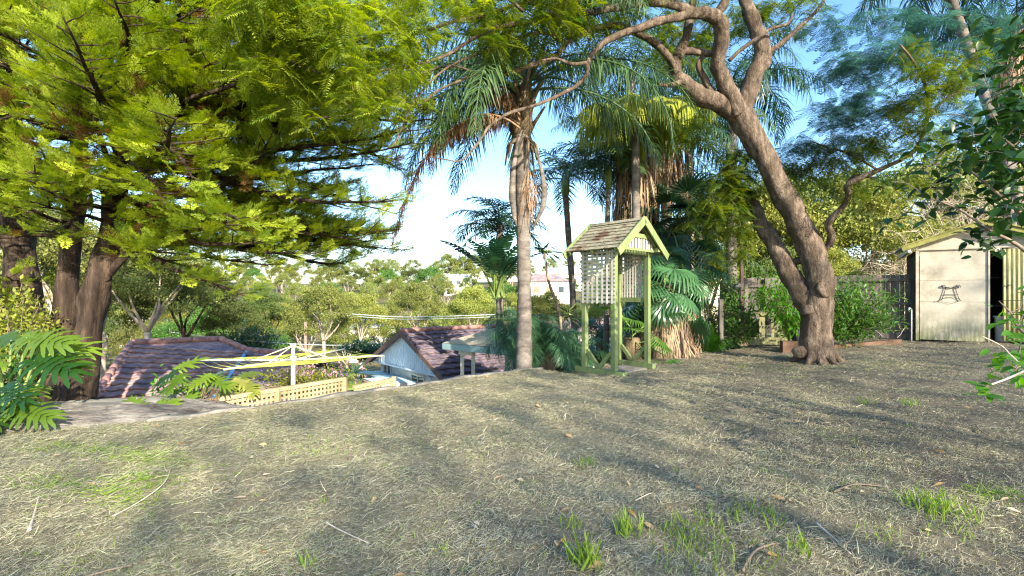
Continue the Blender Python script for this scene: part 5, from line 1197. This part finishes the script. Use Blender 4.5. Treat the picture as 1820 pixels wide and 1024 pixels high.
fan_palm('dark fan palm high behind the arbour gable', 1200, 400, 13, 22, .8, 75, 0, None, 'palmdark')
fan_palm('little fan palm low between the arbour posts and the thatch', 1122, 600, 10.4, 9, .4, 77, 0, None, 'shrub', azs=(PI, 2*PI))

# banana like plant, cordyline
def bananaleaf_t():
    V = []; Fs = []; n = 12
    for sg in (1, -1):
        for i in range(n):
            a = i/n; b_ = (i+.86)/n; h = lambda q: .2*math.sin(PI*min(1, q*.9+.1))**.6; dz = lambda q: -.45*q*q
            k = len(V); V += [(a, 0, dz(a)), (b_, 0, dz(b_)), (b_+.05, sg*h(b_), dz(b_)-.05), (a+.05, sg*h(a), dz(a)-.03)]; Fs.append((k, k+1, k+2, k+3) if sg > 0 else (k+3, k+2, k+1, k))
    return np.array(V), np.array(Fs)
BAN = bananaleaf_t()
def clump(name, cat, lab, c, n, R, tm, mat, seed, els=(.3, 1.4), stalk=.5, stem=.012, smat='greenstem', group=None, azs=(0, 2*PI), tint=(0, 1), jit=.05, ow=.6, dz=-.25):
    t = thing(name, lab, cat, tuple(c), group); r = random.Random(seed); b = MB(); T = []; D = []; Nn = []; S = []
    for i in range(n):
        a = r.uniform(*azs); el = r.uniform(*els); dd = np.array([math.cos(a)*math.cos(el), math.sin(a)*math.cos(el), math.sin(el)]); p = np.array(c)+np.array([r.gauss(0, jit), r.gauss(0, jit), 0]); s_ = stalk*r.uniform(.7, 1.15)
        e = p+dd*s_; out = np.array([math.cos(a), math.sin(a), 0]); m_ = p+dd*s_*.55+np.array([0, 0, .06*s_]); b.tube([p, m_, e], [stem*1.3, stem, stem*.8], 6, cap=False)
        T.append(e); D.append(dd*.7+out*ow+np.array([0, 0, dz])); Nn.append(np.array([0, 0, 1.])+np.array([r.gauss(0, .25), r.gauss(0, .25), 0])-out*.2); S.append(R*r.uniform(.75, 1.1))
    b.build('stem', smat, t); V, Fs, tt = scatterleaves(tm, np.array(T), np.array(D), np.array(Nn), np.array(S), tint[0]+(tint[1]-tint[0])*rng.random(n)); nmesh('leaves', V, Fs, mat, t, tint=tt); return t
clump('banana_plant', 'plant', 'giant strelitzia like plant with torn paddle leaves left of the tall palm', P(884, 530, 12), 24, 1.0, [BAN], 'banana', 81, (.85, 1.5), .75, .03, ow=.25, dz=.15)
BL = diamonds([((0, 0, 0), (1, 0, -.1), 1, .09)])
clump('cordyline', 'plant', 'spiky dark cordyline head right of the tall palm trunk above the low palms', P(968, 448, 11), 60, .5, [BL], 'palmdark', 83, (-.6, 1.5), .05)
t = [o for o in C.objects if o.name.startswith('cordyline')][0]
b = MB(); p, r_ = smoothpath([(tuple(P(1000, 640, 11)), .04), (tuple(P(995, 560, 11)), .035), (tuple(P(975, 500, 11)), .03), (tuple(P(968, 450, 11)), .025)], 4); b.tube(p, r_, 7); b.build('trunk', 'twig', t)
clump('cordyline', 'plant', 'olive spiky strappy plant in front of the pale arbour gap left of its post', P(1008, 560, 11.5), 60, .55, [BL], 'eucC', 85, (-.4, 1.5), .05)
clump('yucca_plant', 'plant', 'dark green rosette of sword leaves behind the right arm of the clothes line', P(627, 668, 11.5), 90, .62, [BL], 'queen', 87, (-.3, 1.5), .05)

# split leaf philodendrons
def philo_t(lobes=9, seed=0):
    r = random.Random(seed); V = []; Fs = []
    for sg in (1, -1):
        for i in range(lobes):
            f = i/(lobes-1); x = -.05+.92*f; a = 1.95-1.55*f; ln = (.30+.34*math.sin(PI*(.25+.6*(1-f))))*r.uniform(.9, 1.1)
            zz = r.uniform(-.16, .12); a += r.uniform(-.12, .12); ln *= r.uniform(.85, 1.1); d = np.array([math.cos(a), sg*math.sin(a), zz]); s_ = np.array([-d[1], d[0], 0]); b0 = np.array([x, 0, -.25*x*x]); k = len(V)
            for q, wq, z in ((0, .10, 0), (.32, .085, .02), (.6, .052, .0), (.85, .046, -.05), (1.0, .012, -.10)):
                c_ = b0+d*ln*q+np.array([.05*q*q, 0, z]); V += [tuple(c_-s_*wq), tuple(c_+s_*wq)]
            for j in range(4): Fs.append((k+j*2, k+j*2+1, k+j*2+3, k+j*2+2))
    k = len(V)
    for x in (0, .3, .6, .95): V += [(x, .012, -.25*x*x+.012), (x, -.012, -.25*x*x+.012)]
    for j in range(3): Fs.append((k+j*2, k+j*2+1, k+j*2+3, k+j*2+2))
    return np.array(V), np.array(Fs)
PH = [philo_t(9, 1), philo_t(8, 2)]
def philo(lab, leaves, base, mat, group=None):
    """leaves: (px, py, distance, direction azimuth deg, pitch, size)"""
    t = thing('split_leaf_plant', lab, 'plant', tuple(base), group); b = MB(); T = []; D = []; Nn = []; S = []; base = np.array(base)
    for px, py, d, a, pit, s in leaves:
        p = np.array(P(px, py, d)); a = math.radians(a); dd = np.array([math.cos(a)*math.cos(pit), math.sin(a)*math.cos(pit), math.sin(pit)])
        mid = base*.45+p*.55+np.array([0, 0, .06]); b.tube([base, mid, p], [.02, .016, .011], 7, cap=False); T.append(p); D.append(dd); Nn.append([rnd.gauss(0, .12), -.5+rnd.gauss(0, .1), 1]); S.append(s)
    b.build('stem', 'greenstem', t); V, Fs, tt = scatterleaves(PH, np.array(T), np.array(D), np.array(Nn), np.array(S), rng.random(len(T))); nmesh('leaves', V, Fs, mat, t, tint=tt)
philo('big split leaf philodendron with glossy lobed leaves over the left end of the rock', [
    (48, 600, 5.6, -10, .0,0.44), (80, 612, 5.8, 10, 0,0.42), (62, 640, 5.4, -12, -.1,0.46), (100, 632, 5.6, -20, -.15,0.37), (10, 690, 4.9, -30, -.1,0.35), (30, 725, 4.8, -10, -.1,0.34), (0, 650, 5.2, -150, 0,0.38), (20, 605, 5.7, 160, .1,0.38), (-10, 730, 4.8, -60, -.2, .4), (60, 690, 5.2, -70, -.2, .32), (5, 745, 4.8, -100, 0, .3)], P(12, 790, 5.3), 'philo')
philo('split leaf plant with yellowing leaf tips in front of the tiled roof', [(308, 665, 6.2, 170, -.35, .30), (318, 655, 6.3, 60, .5, .26), (322, 668, 6.1, -100, -.5, .24), (376, 672, 6.4, -20, -.2, .25), (382, 668, 6.5, 120, .1, .24), (372, 668, 6.3, -120, -.3, .23)], P(350, 730, 6.3), 'philo')
philo('bleached pale split leaf plant glowing above the left of the lattice fence', [(420, 676, 6.9, 0, -.2, .28), (425, 672, 7.0, 70, .3, .26), (412, 682, 6.8, -90, -.4, .26), (436, 682, 6.9, -40, -.3, .25), (640, 692, 8.6, 20, -.1, .34), (640, 690, 8.6, 160, .1, .3)], P(420, 715, 7.0), 'philopale')
philo('small dark glossy philodendron at the right end of the rock', [(262, 726, 5.7, 20, .3, .26), (248, 728, 5.6, 160, .5, .22), (275, 738, 5.5, -40, .2, .2), (318, 735, 5.9, 80, .9, .24), (330, 738, 5.9, 30, .6, .2), (250, 745, 5.5, -120, .0, .18)], P(268, 752, 5.6), 'philo')

# ------------------------------------------------------------------ shrubs
def shrub(name, cat, lab, c, rad, n, leaf, size, mat, seed, twigs=26, mat2=None, group=None, tip=.0, hang=0, base=None, smat='twig', ntm=None):
    """leafy mass: twigs rise from the foot and leaves crowd along them"""
    c = np.array(c); t = thing(name, lab, cat, tuple(base if base is not None else c-np.array([0, 0, rad[2]])), group); r = random.Random(seed); g = np.random.default_rng(seed); b = MB(); T = []; D = []; foot = np.array(base if base is not None else c-np.array([0, 0, rad[2]]))
    per = max(1, n//twigs)
    for i in range(twigs):
        q = g.normal(size=3); q /= np.linalg.norm(q); q *= g.uniform(.55, 1.1); tipp = c+q*np.array(rad); mid = (foot+tipp)/2+g.normal(0, .1, 3)*np.array(rad)+np.array([0, 0, .15*rad[2]])
        p, rr_ = smoothpath([(tuple(foot+g.normal(0, .06, 3)*np.array([1, 1, 0])), .012), (tuple(mid), .008), (tuple(tipp), .003)], 4); b.tube(p, rr_, 5, cap=False)
        f = g.beta(2.2, 1.1, per)*(len(p)-1.001); k = f.astype(int); pos = p[k]+(p[k+1]-p[k])*(f-k)[:, None]+g.normal(0, 1, (per, 3))*np.array(rad)*.17; T.append(pos)
        dd = g.normal(size=(per, 3)); dd += (tipp-foot)/np.linalg.norm(tipp-foot)*.6; dd[:, 2] -= hang; D.append(dd)
    T = np.concatenate(T); D = np.concatenate(D); k = len(T); b.build('stem', smat, t)
    V, Fs, tt = scatterleaves(leaf, T, D, np.stack([g.normal(0, .5, k), g.normal(-.2, .5, k), np.ones(k)], 1), g.uniform(size*.6, size*1.15, k), g.random(k)); nmesh('foliage', V, Fs, mat, t, tint=tt)
    return t
sh = lambda px, py, d: tuple(P(px, py, d))
shrub('leafy_shrub', 'shrub', 'bright green arching shrub spilling out right of the spreading tree trunk', sh(1520, 540, 11.6), (.95, .5, .62), 3800, [LEAFN], .13, 'shrub', 101, 40, base=sh(1500, 605, 11.8))
shrub('leafy_shrub', 'shrub', 'shrub with long drooping lime leaflets left of the spreading tree trunk', sh(1395, 530, 11.2), (.75, .45, .5), 1500, [LEAFN], .14, 'broadlight', 103, 34, hang=.3, base=sh(1425, 600, 11.6))
shrub('leafy_shrub', 'shrub', 'dense bluish green shrub behind the floodlight post', sh(1335, 515, 13.4), (1.1, .6, .8), 5200, [LEAF], .075, 'shrub', 105, 50, base=sh(1335, 610, 13.4))
shrub('leafy_shrub', 'shrub', 'broad leaved green shrub between the timber post and the floodlight post', sh(1310, 560, 12.1), (.5, .35, .6), 900, [LEAF], .10, 'shrub', 107, 26, base=sh(1322, 615, 12.1))
shrub('leafy_shrub', 'shrub', 'grey green twiggy shrub left of the weathered timber post', sh(1262, 555, 12.6), (.6, .4, .7), 2000, [LEAF], .06, 'eucC', 109, 36, base=sh(1265, 620, 12.6))
shrub('fern_clump', 'plant', 'bright green fern clump at the foot of the timber post beside the thatched palms', sh(1250, 603, 11.9), (.4, .3, .22), 420, FEA, .3, 'broadlight', 111, 24, base=sh(1250, 622, 11.9))
shrub('fern_clump', 'plant', 'low bright green plants growing through the arbour base', sh(1085, 640, 10.6), (.5, .4, .25), 420, [LEAF], .12, 'shrub', 113, 24, base=sh(1085, 662, 10.6))
shrub('leafy_shrub', 'shrub', 'pinkish flowering hedge behind the long lattice fence', sh(545, 668, 9.4), (.9, .4, .26), 3200, [LEAF], .055, 'shrubyel', 115, 40, base=sh(545, 705, 9.4))
g_ = np.random.default_rng(5); T = np.array(sh(565, 658, 9.3))+g_.normal(0, 1, (160, 3))*np.array([.45, .2, .07]); hedge = [o for o in C.objects if o.get('label', '').startswith('pinkish')][0]
V, Fs, tt = scatterleaves([LEAF], T, rdir(160), rdir(160), np.full(160, .05), g_.random(160)); tag(nmesh('flowers', V, Fs, 'pink', hedge, tint=tt), kind='stuff')
shrub('leafy_shrub', 'shrub', 'light green creeper climbing between the tiled roof and the lattice fence', sh(325, 690, 6.5), (.35, .25, .3), 520, [LEAF], .075, 'broadlight', 117, 22, base=sh(335, 745, 6.4))
shrub('leafy_shrub', 'shrub', 'low leafy plant on the near left edge under the cypress', sh(-10, 690, 5.6), (.5, .4, .45), 900, [LEAF], .08, 'shrub', 119, 20)
shrub('climbing_shrub', 'shrub', 'yellow green creeper climbing the foot of the leftmost trunk', sh(25, 570, 7.6), (.55, .4, .55), 2600, [LEAF], .075, 'shrubyel', 121, 40, base=sh(20, 700, 7.6))
b = MB(); g2 = random.Random(3)
for i in range(14):
    x = 350+g2.uniform(-6, 34); b.tube([P(x+g2.uniform(4, 20), 690, 6.15), P(x+6, 712, 6.12), P(x+g2.uniform(-8, 6), 742, 6.1)], .0035, 4)
tag(b.build('dry_stalks', 'sleeper', own=sh(365, 742, 6.1)), 'bundle of dry brown stalks leaning on the left end of the lattice fence', 'stalks')

# right foreground bush: leaves on arching twigs
def right_bush():
    t = thing('broad_leaf_bush', 'near dark broad leaved bush reaching in from the right edge of the lawn', 'bush', (4.6, 3.6, 0)); tr = Tree(); r = random.Random(31)
    foot = (4.75, 3.7, .0)
    def lim(lst, r0=.02): tr.limb([(q, r0*(1-.8*i/(len(lst)-1))) for i, q in enumerate(lst)], 6, .1, 1, 4)
    lim([foot, (4.8, 3.7, 1.2), (4.4, 3.8, 2.2), tuple(P(1815, 180, 4.0))], .03)
    lim([(4.8, 3.7, .9), tuple(P(1860, 420, 4.0)), tuple(P(1780, 350, 4.0)), tuple(P(1700, 290, 4.1)), tuple(P(1640, 300, 4.2))])
    lim([(4.8, 3.7, 1.1), tuple(P(1850, 330, 3.9)), tuple(P(1800, 260, 3.9)), tuple(P(1740, 220, 4.0))])
    lim([(4.7, 3.7, .7), tuple(P(1840, 460, 3.8)), tuple(P(1760, 410, 3.9)), tuple(P(1700, 370, 4.0)), tuple(P(1640, 350, 4.1))], .018)
    lim([(4.7, 3.7, .3), tuple(P(1830, 600, 3.8)), tuple(P(1800, 560, 3.8)), tuple(P(1775, 535, 3.8))], .014)
    T = []; D = []; S = []; light = []
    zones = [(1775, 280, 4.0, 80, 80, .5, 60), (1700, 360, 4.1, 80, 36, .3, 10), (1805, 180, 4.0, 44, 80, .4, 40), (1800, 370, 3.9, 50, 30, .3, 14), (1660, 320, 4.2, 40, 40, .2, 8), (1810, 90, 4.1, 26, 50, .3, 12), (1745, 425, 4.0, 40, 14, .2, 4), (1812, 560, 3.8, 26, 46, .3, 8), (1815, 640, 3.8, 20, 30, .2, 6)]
    for cx, cy, cd, rx, ry, rd, n in zones:
        for i in range(n):
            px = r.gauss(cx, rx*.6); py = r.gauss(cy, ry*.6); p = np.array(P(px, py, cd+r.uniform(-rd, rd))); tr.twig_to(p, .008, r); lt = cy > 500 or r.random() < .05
            for k in range(r.randint(4, 8)):
                T.append(p+np.array([r.gauss(0, .07) for _ in range(3)])); D.append([r.gauss(0, 1), r.gauss(0, 1), r.gauss(-.35, .4)]); S.append(r.uniform(.07, .14)); light.append(lt)
    T = np.array(T); D = np.array(D); S = np.array(S); light = np.array(light); k = len(T); Nn = np.stack([rng.normal(0, .4, k), rng.normal(-.1, .4, k), np.ones(k)], 1)
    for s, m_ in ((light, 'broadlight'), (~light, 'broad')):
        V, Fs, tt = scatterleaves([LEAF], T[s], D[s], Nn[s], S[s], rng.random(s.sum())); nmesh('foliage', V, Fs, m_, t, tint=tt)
    tr.b.build('branches', 'twig', t)
    # low twig with its own leaf cluster
    t = thing('leafy_branch', 'low pale twig with a cluster of bright green leaves reaching over the lawn at right', 'branch', tuple(P(1835, 645, 3.1))); b = MB()
    p, rr_ = smoothpath([(tuple(P(1860, 640, 3.1)), .009), (tuple(P(1815, 662, 3.0)), .007), (tuple(P(1785, 675, 2.95)), .006), (tuple(P(1760, 684, 2.9)), .004)], 4); b.tube(p, rr_, 6)
    p, rr_ = smoothpath([(tuple(P(1860, 690, 3.1)), .007), (tuple(P(1800, 635, 3.2)), .006), (tuple(P(1780, 615, 3.2)), .004), (tuple(P(1746, 598, 3.2)), .003)], 4); b.tube(p, rr_, 6); b.build('stem', 'paletwig', t)
    T = []; D = []; S = []
    for cx, cy, cd, n, sp in ((1738, 690, 2.9, 13, .07), (1790, 645, 3.1, 9, .07), (1810, 610, 3.2, 8, .08), (1800, 580, 3.2, 6, .07), (1757, 620, 3.2, 1, .01)):
        for i in range(n):
            p = np.array(P(cx, cy, cd)); a = rnd.uniform(0, 6.28); T.append(p+g_.normal(0, sp*.5, 3)); D.append([math.cos(a), math.sin(a)*.7, rnd.uniform(-.7, .3)]); S.append(rnd.uniform(.06, .1))
    k = len(T); V, Fs, tt = scatterleaves([LEAF], np.array(T), np.array(D), np.stack([g_.normal(0, .3, k), g_.normal(-.5, .3, k), np.ones(k)], 1), np.array(S), g_.random(k)); nmesh('leaves', V, Fs, 'broadlight', t, tint=tt)
right_bush()

def bare(name, lab, c, n, h, spread, seed, mat, cat='shrub', sub=5, base_r=.03):
    """leafless twiggy shrub"""
    t = thing(name, lab, cat, tuple(c)); r = random.Random(seed); b = MB()
    def grow(p, d, L, rad, lv):
        m = 4; pts = [p]; c2 = d
        for i in range(m): c2 = c2+np.array([r.gauss(0, .22), r.gauss(0, .22), r.gauss(.02, .16)]); c2 /= np.linalg.norm(c2); pts.append(pts[-1]+c2*L/m)
        b.tube(pts, np.linspace(rad, rad*.45, m+1), 5 if lv < 2 else 3, cap=False)
        if lv < 3:
            for i in range(sub if lv < 2 else sub-1):
                k = r.randint(1, m); e = c2+np.array([r.gauss(0, .75), r.gauss(0, .75), r.gauss(0, .6)]); e /= np.linalg.norm(e); grow(pts[k], e, L*r.uniform(.45, .75), rad*.5, lv+1)
    for i in range(n):
        a = r.uniform(0, 6.28); d = np.array([math.cos(a)*spread, math.sin(a)*spread, 1]); d /= np.linalg.norm(d); grow(np.array(c)+np.array([r.gauss(0, .3), r.gauss(0, .3), 0]), d, h*r.uniform(.6, 1), base_r, 0)
    b.build('branches', mat, t); return t
bare('bare_shrub', 'tangle of bare pale sunlit twigs behind the shed and fence', P(1590, 560, 17.5), 9, 2.6, .7, 41, 'paletwig', sub=6)
bare('bare_shrub', 'leafless pale tangle rising behind the shed roof', P(1720, 540, 18), 10, 3.6, .7, 43, 'paletwig', sub=6)
bare('bare_tree', 'pale bare branching tree seen between the two trunks of the spreading tree', P(1400, 560, 19), 3, 3.6, .6, 45, 'paletwig', 'tree', sub=4, base_r=.09)
bare('bare_shrub', 'small bare pale shrub beside the right corner of the timber sleeper', P(1600, 600, 12.1), 3, .5, 1.0, 47, 'paletwig', sub=3, base_r=.006)

# ------------------------------------------------------------------ broadleaf trees: gums and friends
def make_tree(name, lab, seed, h, r, ncl, nleaf, ls, mat, bark='eucbark', thick=.03, group=None, crown_lo=.35, clr=.26, cat='tree', lean=0):
    t = thing(name, lab, cat, (0, 0, 0), group); rr = random.Random(seed); g = np.random.default_rng(seed); tr = Tree()
    fork = h*crown_lo*rr.uniform(.6, 1); tr.limb([((0, 0, -1.0), h*thick*1.3), ((0, 0, 0), h*thick), ((lean*.3+rr.gauss(0, .1), rr.gauss(0, .1), fork*.6), h*thick*.8), ((lean*.5, 0, fork), h*thick*.7)], 9, .15, seed)
    ends = []
    for i in range(rr.randint(4, 6)):
        a = i*1.3+rr.uniform(0, .8); q = rr.uniform(.35, .8); e = np.array([math.cos(a)*r*q+lean, math.sin(a)*r*q, h*rr.uniform(.65, .88)]); s = np.array([lean*.5, 0, fork]); mid = s+(e-s)*.5+np.array([rr.gauss(0, .1)*r, rr.gauss(0, .1)*r, -h*.03])
        tr.limb([(tuple(s), h*thick*.45), (tuple(mid), h*thick*.3), (tuple(e), h*thick*.1)], 6, .1, seed+i)
    cl = []
    for i in range(ncl):
        a = i*2.39996; f = (i+.5)/ncl; q = math.sqrt(f)*.92; zz = crown_lo+(1-crown_lo)*(.95-.62*f**1.5)*rr.uniform(.75, 1.04)
        if i % 4 == 3: zz *= .78
        cl.append(np.array([math.cos(a)*r*q+lean, math.sin(a)*r*q, h*min(zz, 1)]))
    parts = []
    for p in cl:
        tr.twig_to(p-np.array([0, 0, .3*clr*r]), h*.012, rr)
        R = r*clr*rr.uniform(.65, 1.2); n = int(nleaf*rr.uniform(.7, 1.2)); q = g.normal(size=(n, 3)); q /= np.linalg.norm(q, axis=1, keepdims=True); q *= (g.random(n)**.45)[:, None]*np.array([R, R, R*.62]); q += g.normal(0, .12*R, (n, 3))
        lump = .75+.5*vnoise(q[:, 0]/R*2+seed, q[:, 1]/R*2+q[:, 2]/R*2, seed); q *= lump[:, None]
        D = g.normal(size=(n, 3)); D[:, 2] -= .5; V, Fs, k = inst(KITE, D, g.normal(size=(n, 3))+np.array([0, -.3, .8]), g.uniform(ls*.6, ls*1.3, n), p+q); tn = np.clip(g.normal(.5, .22, n)+rr.gauss(0, .14), 0, .95); parts.append((V, Fs, np.repeat(tn, k)))
    V, Fs, tt = merge(parts); nmesh('crown', V, Fs, mat, t, tint=tt); tr.b.build('trunk', bark, t); return t
def put(src, loc, rz, s, lab=None, group=None, first=[]):
    o = copy_tree(src) if src.name in first else src
    if src.name not in first: first.append(src.name)
    o.location = loc; o.rotation_euler = (0, 0, rz); o.scale = (s, s, s)
    if lab: o['label'] = lab
    if group: o['group'] = group
    return o
FT = [make_tree('gum_tree', 'olive gum tree', 201, 8, 3.6, 26, 520, .19, 'eucA'), make_tree('gum_tree', 'yellowish gum tree', 202, 8, 3.4, 24, 520, .19, 'eucB'),
      make_tree('gum_tree', 'tall gum tree', 203, 9, 3.0, 22, 460, .19, 'eucA', crown_lo=.5), make_tree('gum_tree', 'dark tree', 204, 7.5, 3.6, 26, 520, .19, 'eucC'),
      make_tree('gum_tree', 'round tree', 205, 6.5, 3.8, 34, 420, .19, 'shrub', crown_lo=.2)]
NT = [make_tree('gum_tree', 'near olive gum tree', 211, 7, 3.0, 44, 620, .13, 'eucA'), make_tree('gum_tree', 'near yellow gum tree', 212, 7, 3.0, 44, 620, .13, 'eucB'), make_tree('gum_tree', 'near dark tree', 213, 6.5, 3.0, 44, 620, .13, 'eucC', bark='conbark')]
names = ['olive', 'yellowish', 'tall olive', 'dark green', 'round leaf green']
hr = random.Random(77); cnt = 0
lo_px = [-60, 1760]
for d, step, s0, lim in ((46, 5.0, .72, 565), (56, 5.2, .8, 548), (68, 5.5, .85, 535), (82, 6, .9, 520), (98, 6.2, 1.05, 503), (116, 6.5, 1.15, 490), (136, 5.8, 1.35, 477), (156, 5, 1.7, 463)):
    x = -1.08*d
    while x < .9*d:
        xx = x+hr.uniform(-1.5, 1.5); dd = d+hr.uniform(-3, 3); px = 910+910*xx/dd
        x += step*hr.uniform(.75, 1.25)
        z = float(terr_z(xx, dd)); s = s0*hr.uniform(.8, 1.25); k = hr.choices((0, 1, 2, 3, 4), (.36, .2, .16, .18, .1))[0]
        top = EYE+(HZ-lim+hr.uniform(-2, 6))/F*dd; hh = (8, 8, 9, 7.5, 6.5)[k]*s
        if z+hh > top: s = max(.35, (top-z)/(8, 8, 9, 7.5, 6.5)[k])
        far = d >= 82
        put(FT[k], (xx, dd, z-.2), hr.uniform(0, 6.28), s, {True: '%s gum tree among the many covering the distant hillside' % names[k], False: '%s gum tree in the valley between the roofs and the hillside' % names[k]}[far], {True: 'trees covering the distant hillside', False: 'trees filling the valley'}[far]+' '+names[k]); cnt += 1
# skyline trees standing out of the mass
for px, d, top, s, lab in ((798, 146, 450, 1.3, 'skyline gum tree with rounded crown, leftmost of the tall trio'), (822, 146, 454, 1.2, 'slender skyline gum tree in the middle of the tall trio'), (846, 146, 452, 1.35, 'skyline gum tree at the right of the tall trio beside the banana plant'), (668, 160, 460, .6, 'lone thin gum tree poking above the flat skyline')):
    p = P(px, 500, d); hh = 9*s; z = EYE+(HZ-top)/F*d-hh; put(FT[2], (p.x, d, z), hr.uniform(0, 6), s, lab)
# middle distance trees with visible trunks
def mid(src, px, pbase, ptop, d, lab, rz=0):
    p = P(px, pbase, d); zt = P(px, ptop, d).z; h0 = (7, 7, 6.5)[NT.index(src)]; s = (zt-p.z)/h0; put(src, (p.x, d, p.z), rz, s, lab)
for a in ((NT[0], 262, 660, 420, 20, 'olive tree with leaning reddish trunk behind the tiled house ridge', .3), (NT[2], 330, 650, 455, 24, 'dark bushy tree behind the tiled roof, under the cypress boughs', 1), (NT[0], 575, 650, 500, 30, 'tree with a grey forked trunk left of the pale blue gable', 2), (NT[2], 470, 640, 520, 30, 'dark green tree behind the clothes line', 3),
          (NT[1], 640, 640, 520, 34, 'yellow green tree above the pale blue gable left side', 4), (NT[0], 740, 620, 500, 38, 'olive tree directly above the gable peak', 5), (NT[1], 840, 630, 508, 34, 'yellow green tree above the pavilion roof', 1.5), (NT[0], 100, 660, 365, 19, 'pale olive tree seen between the left cypress trunks', 2.5), (NT[1], 20, 660, 360, 22, 'yellow green tree behind the extreme left trunk', 3.3),
          (NT[1], 180, 650, 430, 26, 'yellow tree between the great cypress and the tiled ridge', .9), (NT[2], 415, 650, 530, 26, 'dark rounded tree right behind the tiled ridge end', 2.1), (NT[1], 960, 640, 520, 30, 'yellow green tree behind the low palms', .7), (NT[1], 1075, 650, 520, 26, 'pale yellow tree seen through the arbour posts', 1.7),
          (NT[1], 1330, 620, 320, 19, 'sunlit yellow green tree behind the forked trunk', 2.4), (NT[0], 1440, 620, 290, 20, 'tall sunlit olive tree right behind the leaning trunk', 3.1), (NT[1], 1530, 620, 330, 19, 'sunlit yellow tree between the spreading tree and the shed', 4.2), (NT[0], 1640, 620, 270, 21, 'tall sunlit olive tree behind the shed', 5.2), (NT[1], 1260, 620, 380, 21, 'yellow green tree behind the thatched fan palms', 5.9),
          (NT[0], 1800, 620, 250, 22, 'olive tree behind the shed at the right edge', .2), (NT[2], 1390, 600, 430, 17, 'dark green tree behind the tall timber panel', .5), (NT[1], 1470, 600, 440, 16.5, 'bright yellow green shrubby tree above the paling fence', 1.1)):
    mid(*a)
shrub('leafy_shrub', 'shrub', 'dense dark green rounded shrub behind the end of the tiled roof', sh(440, 612, 24), (2.0, 1, .9), 5200, [LEAF], .16, 'palmdark', 131, 44)
shrub('leafy_shrub', 'shrub', 'dark dome shaped shrub left of the pale blue gable', sh(655, 622, 24), (1.2, .8, .5), 3000, [LEAF], .14, 'palmdark', 133, 34)

# ------------------------------------------------------------------ unseen trees added behind the photographer to shade the lawn
ST = make_tree('unseen_shade_tree', 'unseen tall leafy tree added behind the camera for shade', 221, 9, 4.2, 64, 95, .15, 'eucC', bark='conbark', crown_lo=.3, clr=.36)
for i, (x, y, s, lab) in enumerate(((9, -25, 1.72, 'unseen tall leafy shade tree added behind the photographer, at the left of the row'), (17, -23, 1.85, 'unseen tall leafy shade tree added behind the photographer, in the middle of the row'), (25, -20, 2.0, 'unseen tallest leafy shade tree added behind the photographer, at the right of the row'), (4, -19, 1.2, 'unseen shorter leafy shade tree added behind the photographer'))):
    put(ST, (x, y, -.3), i*1.7, s, lab)
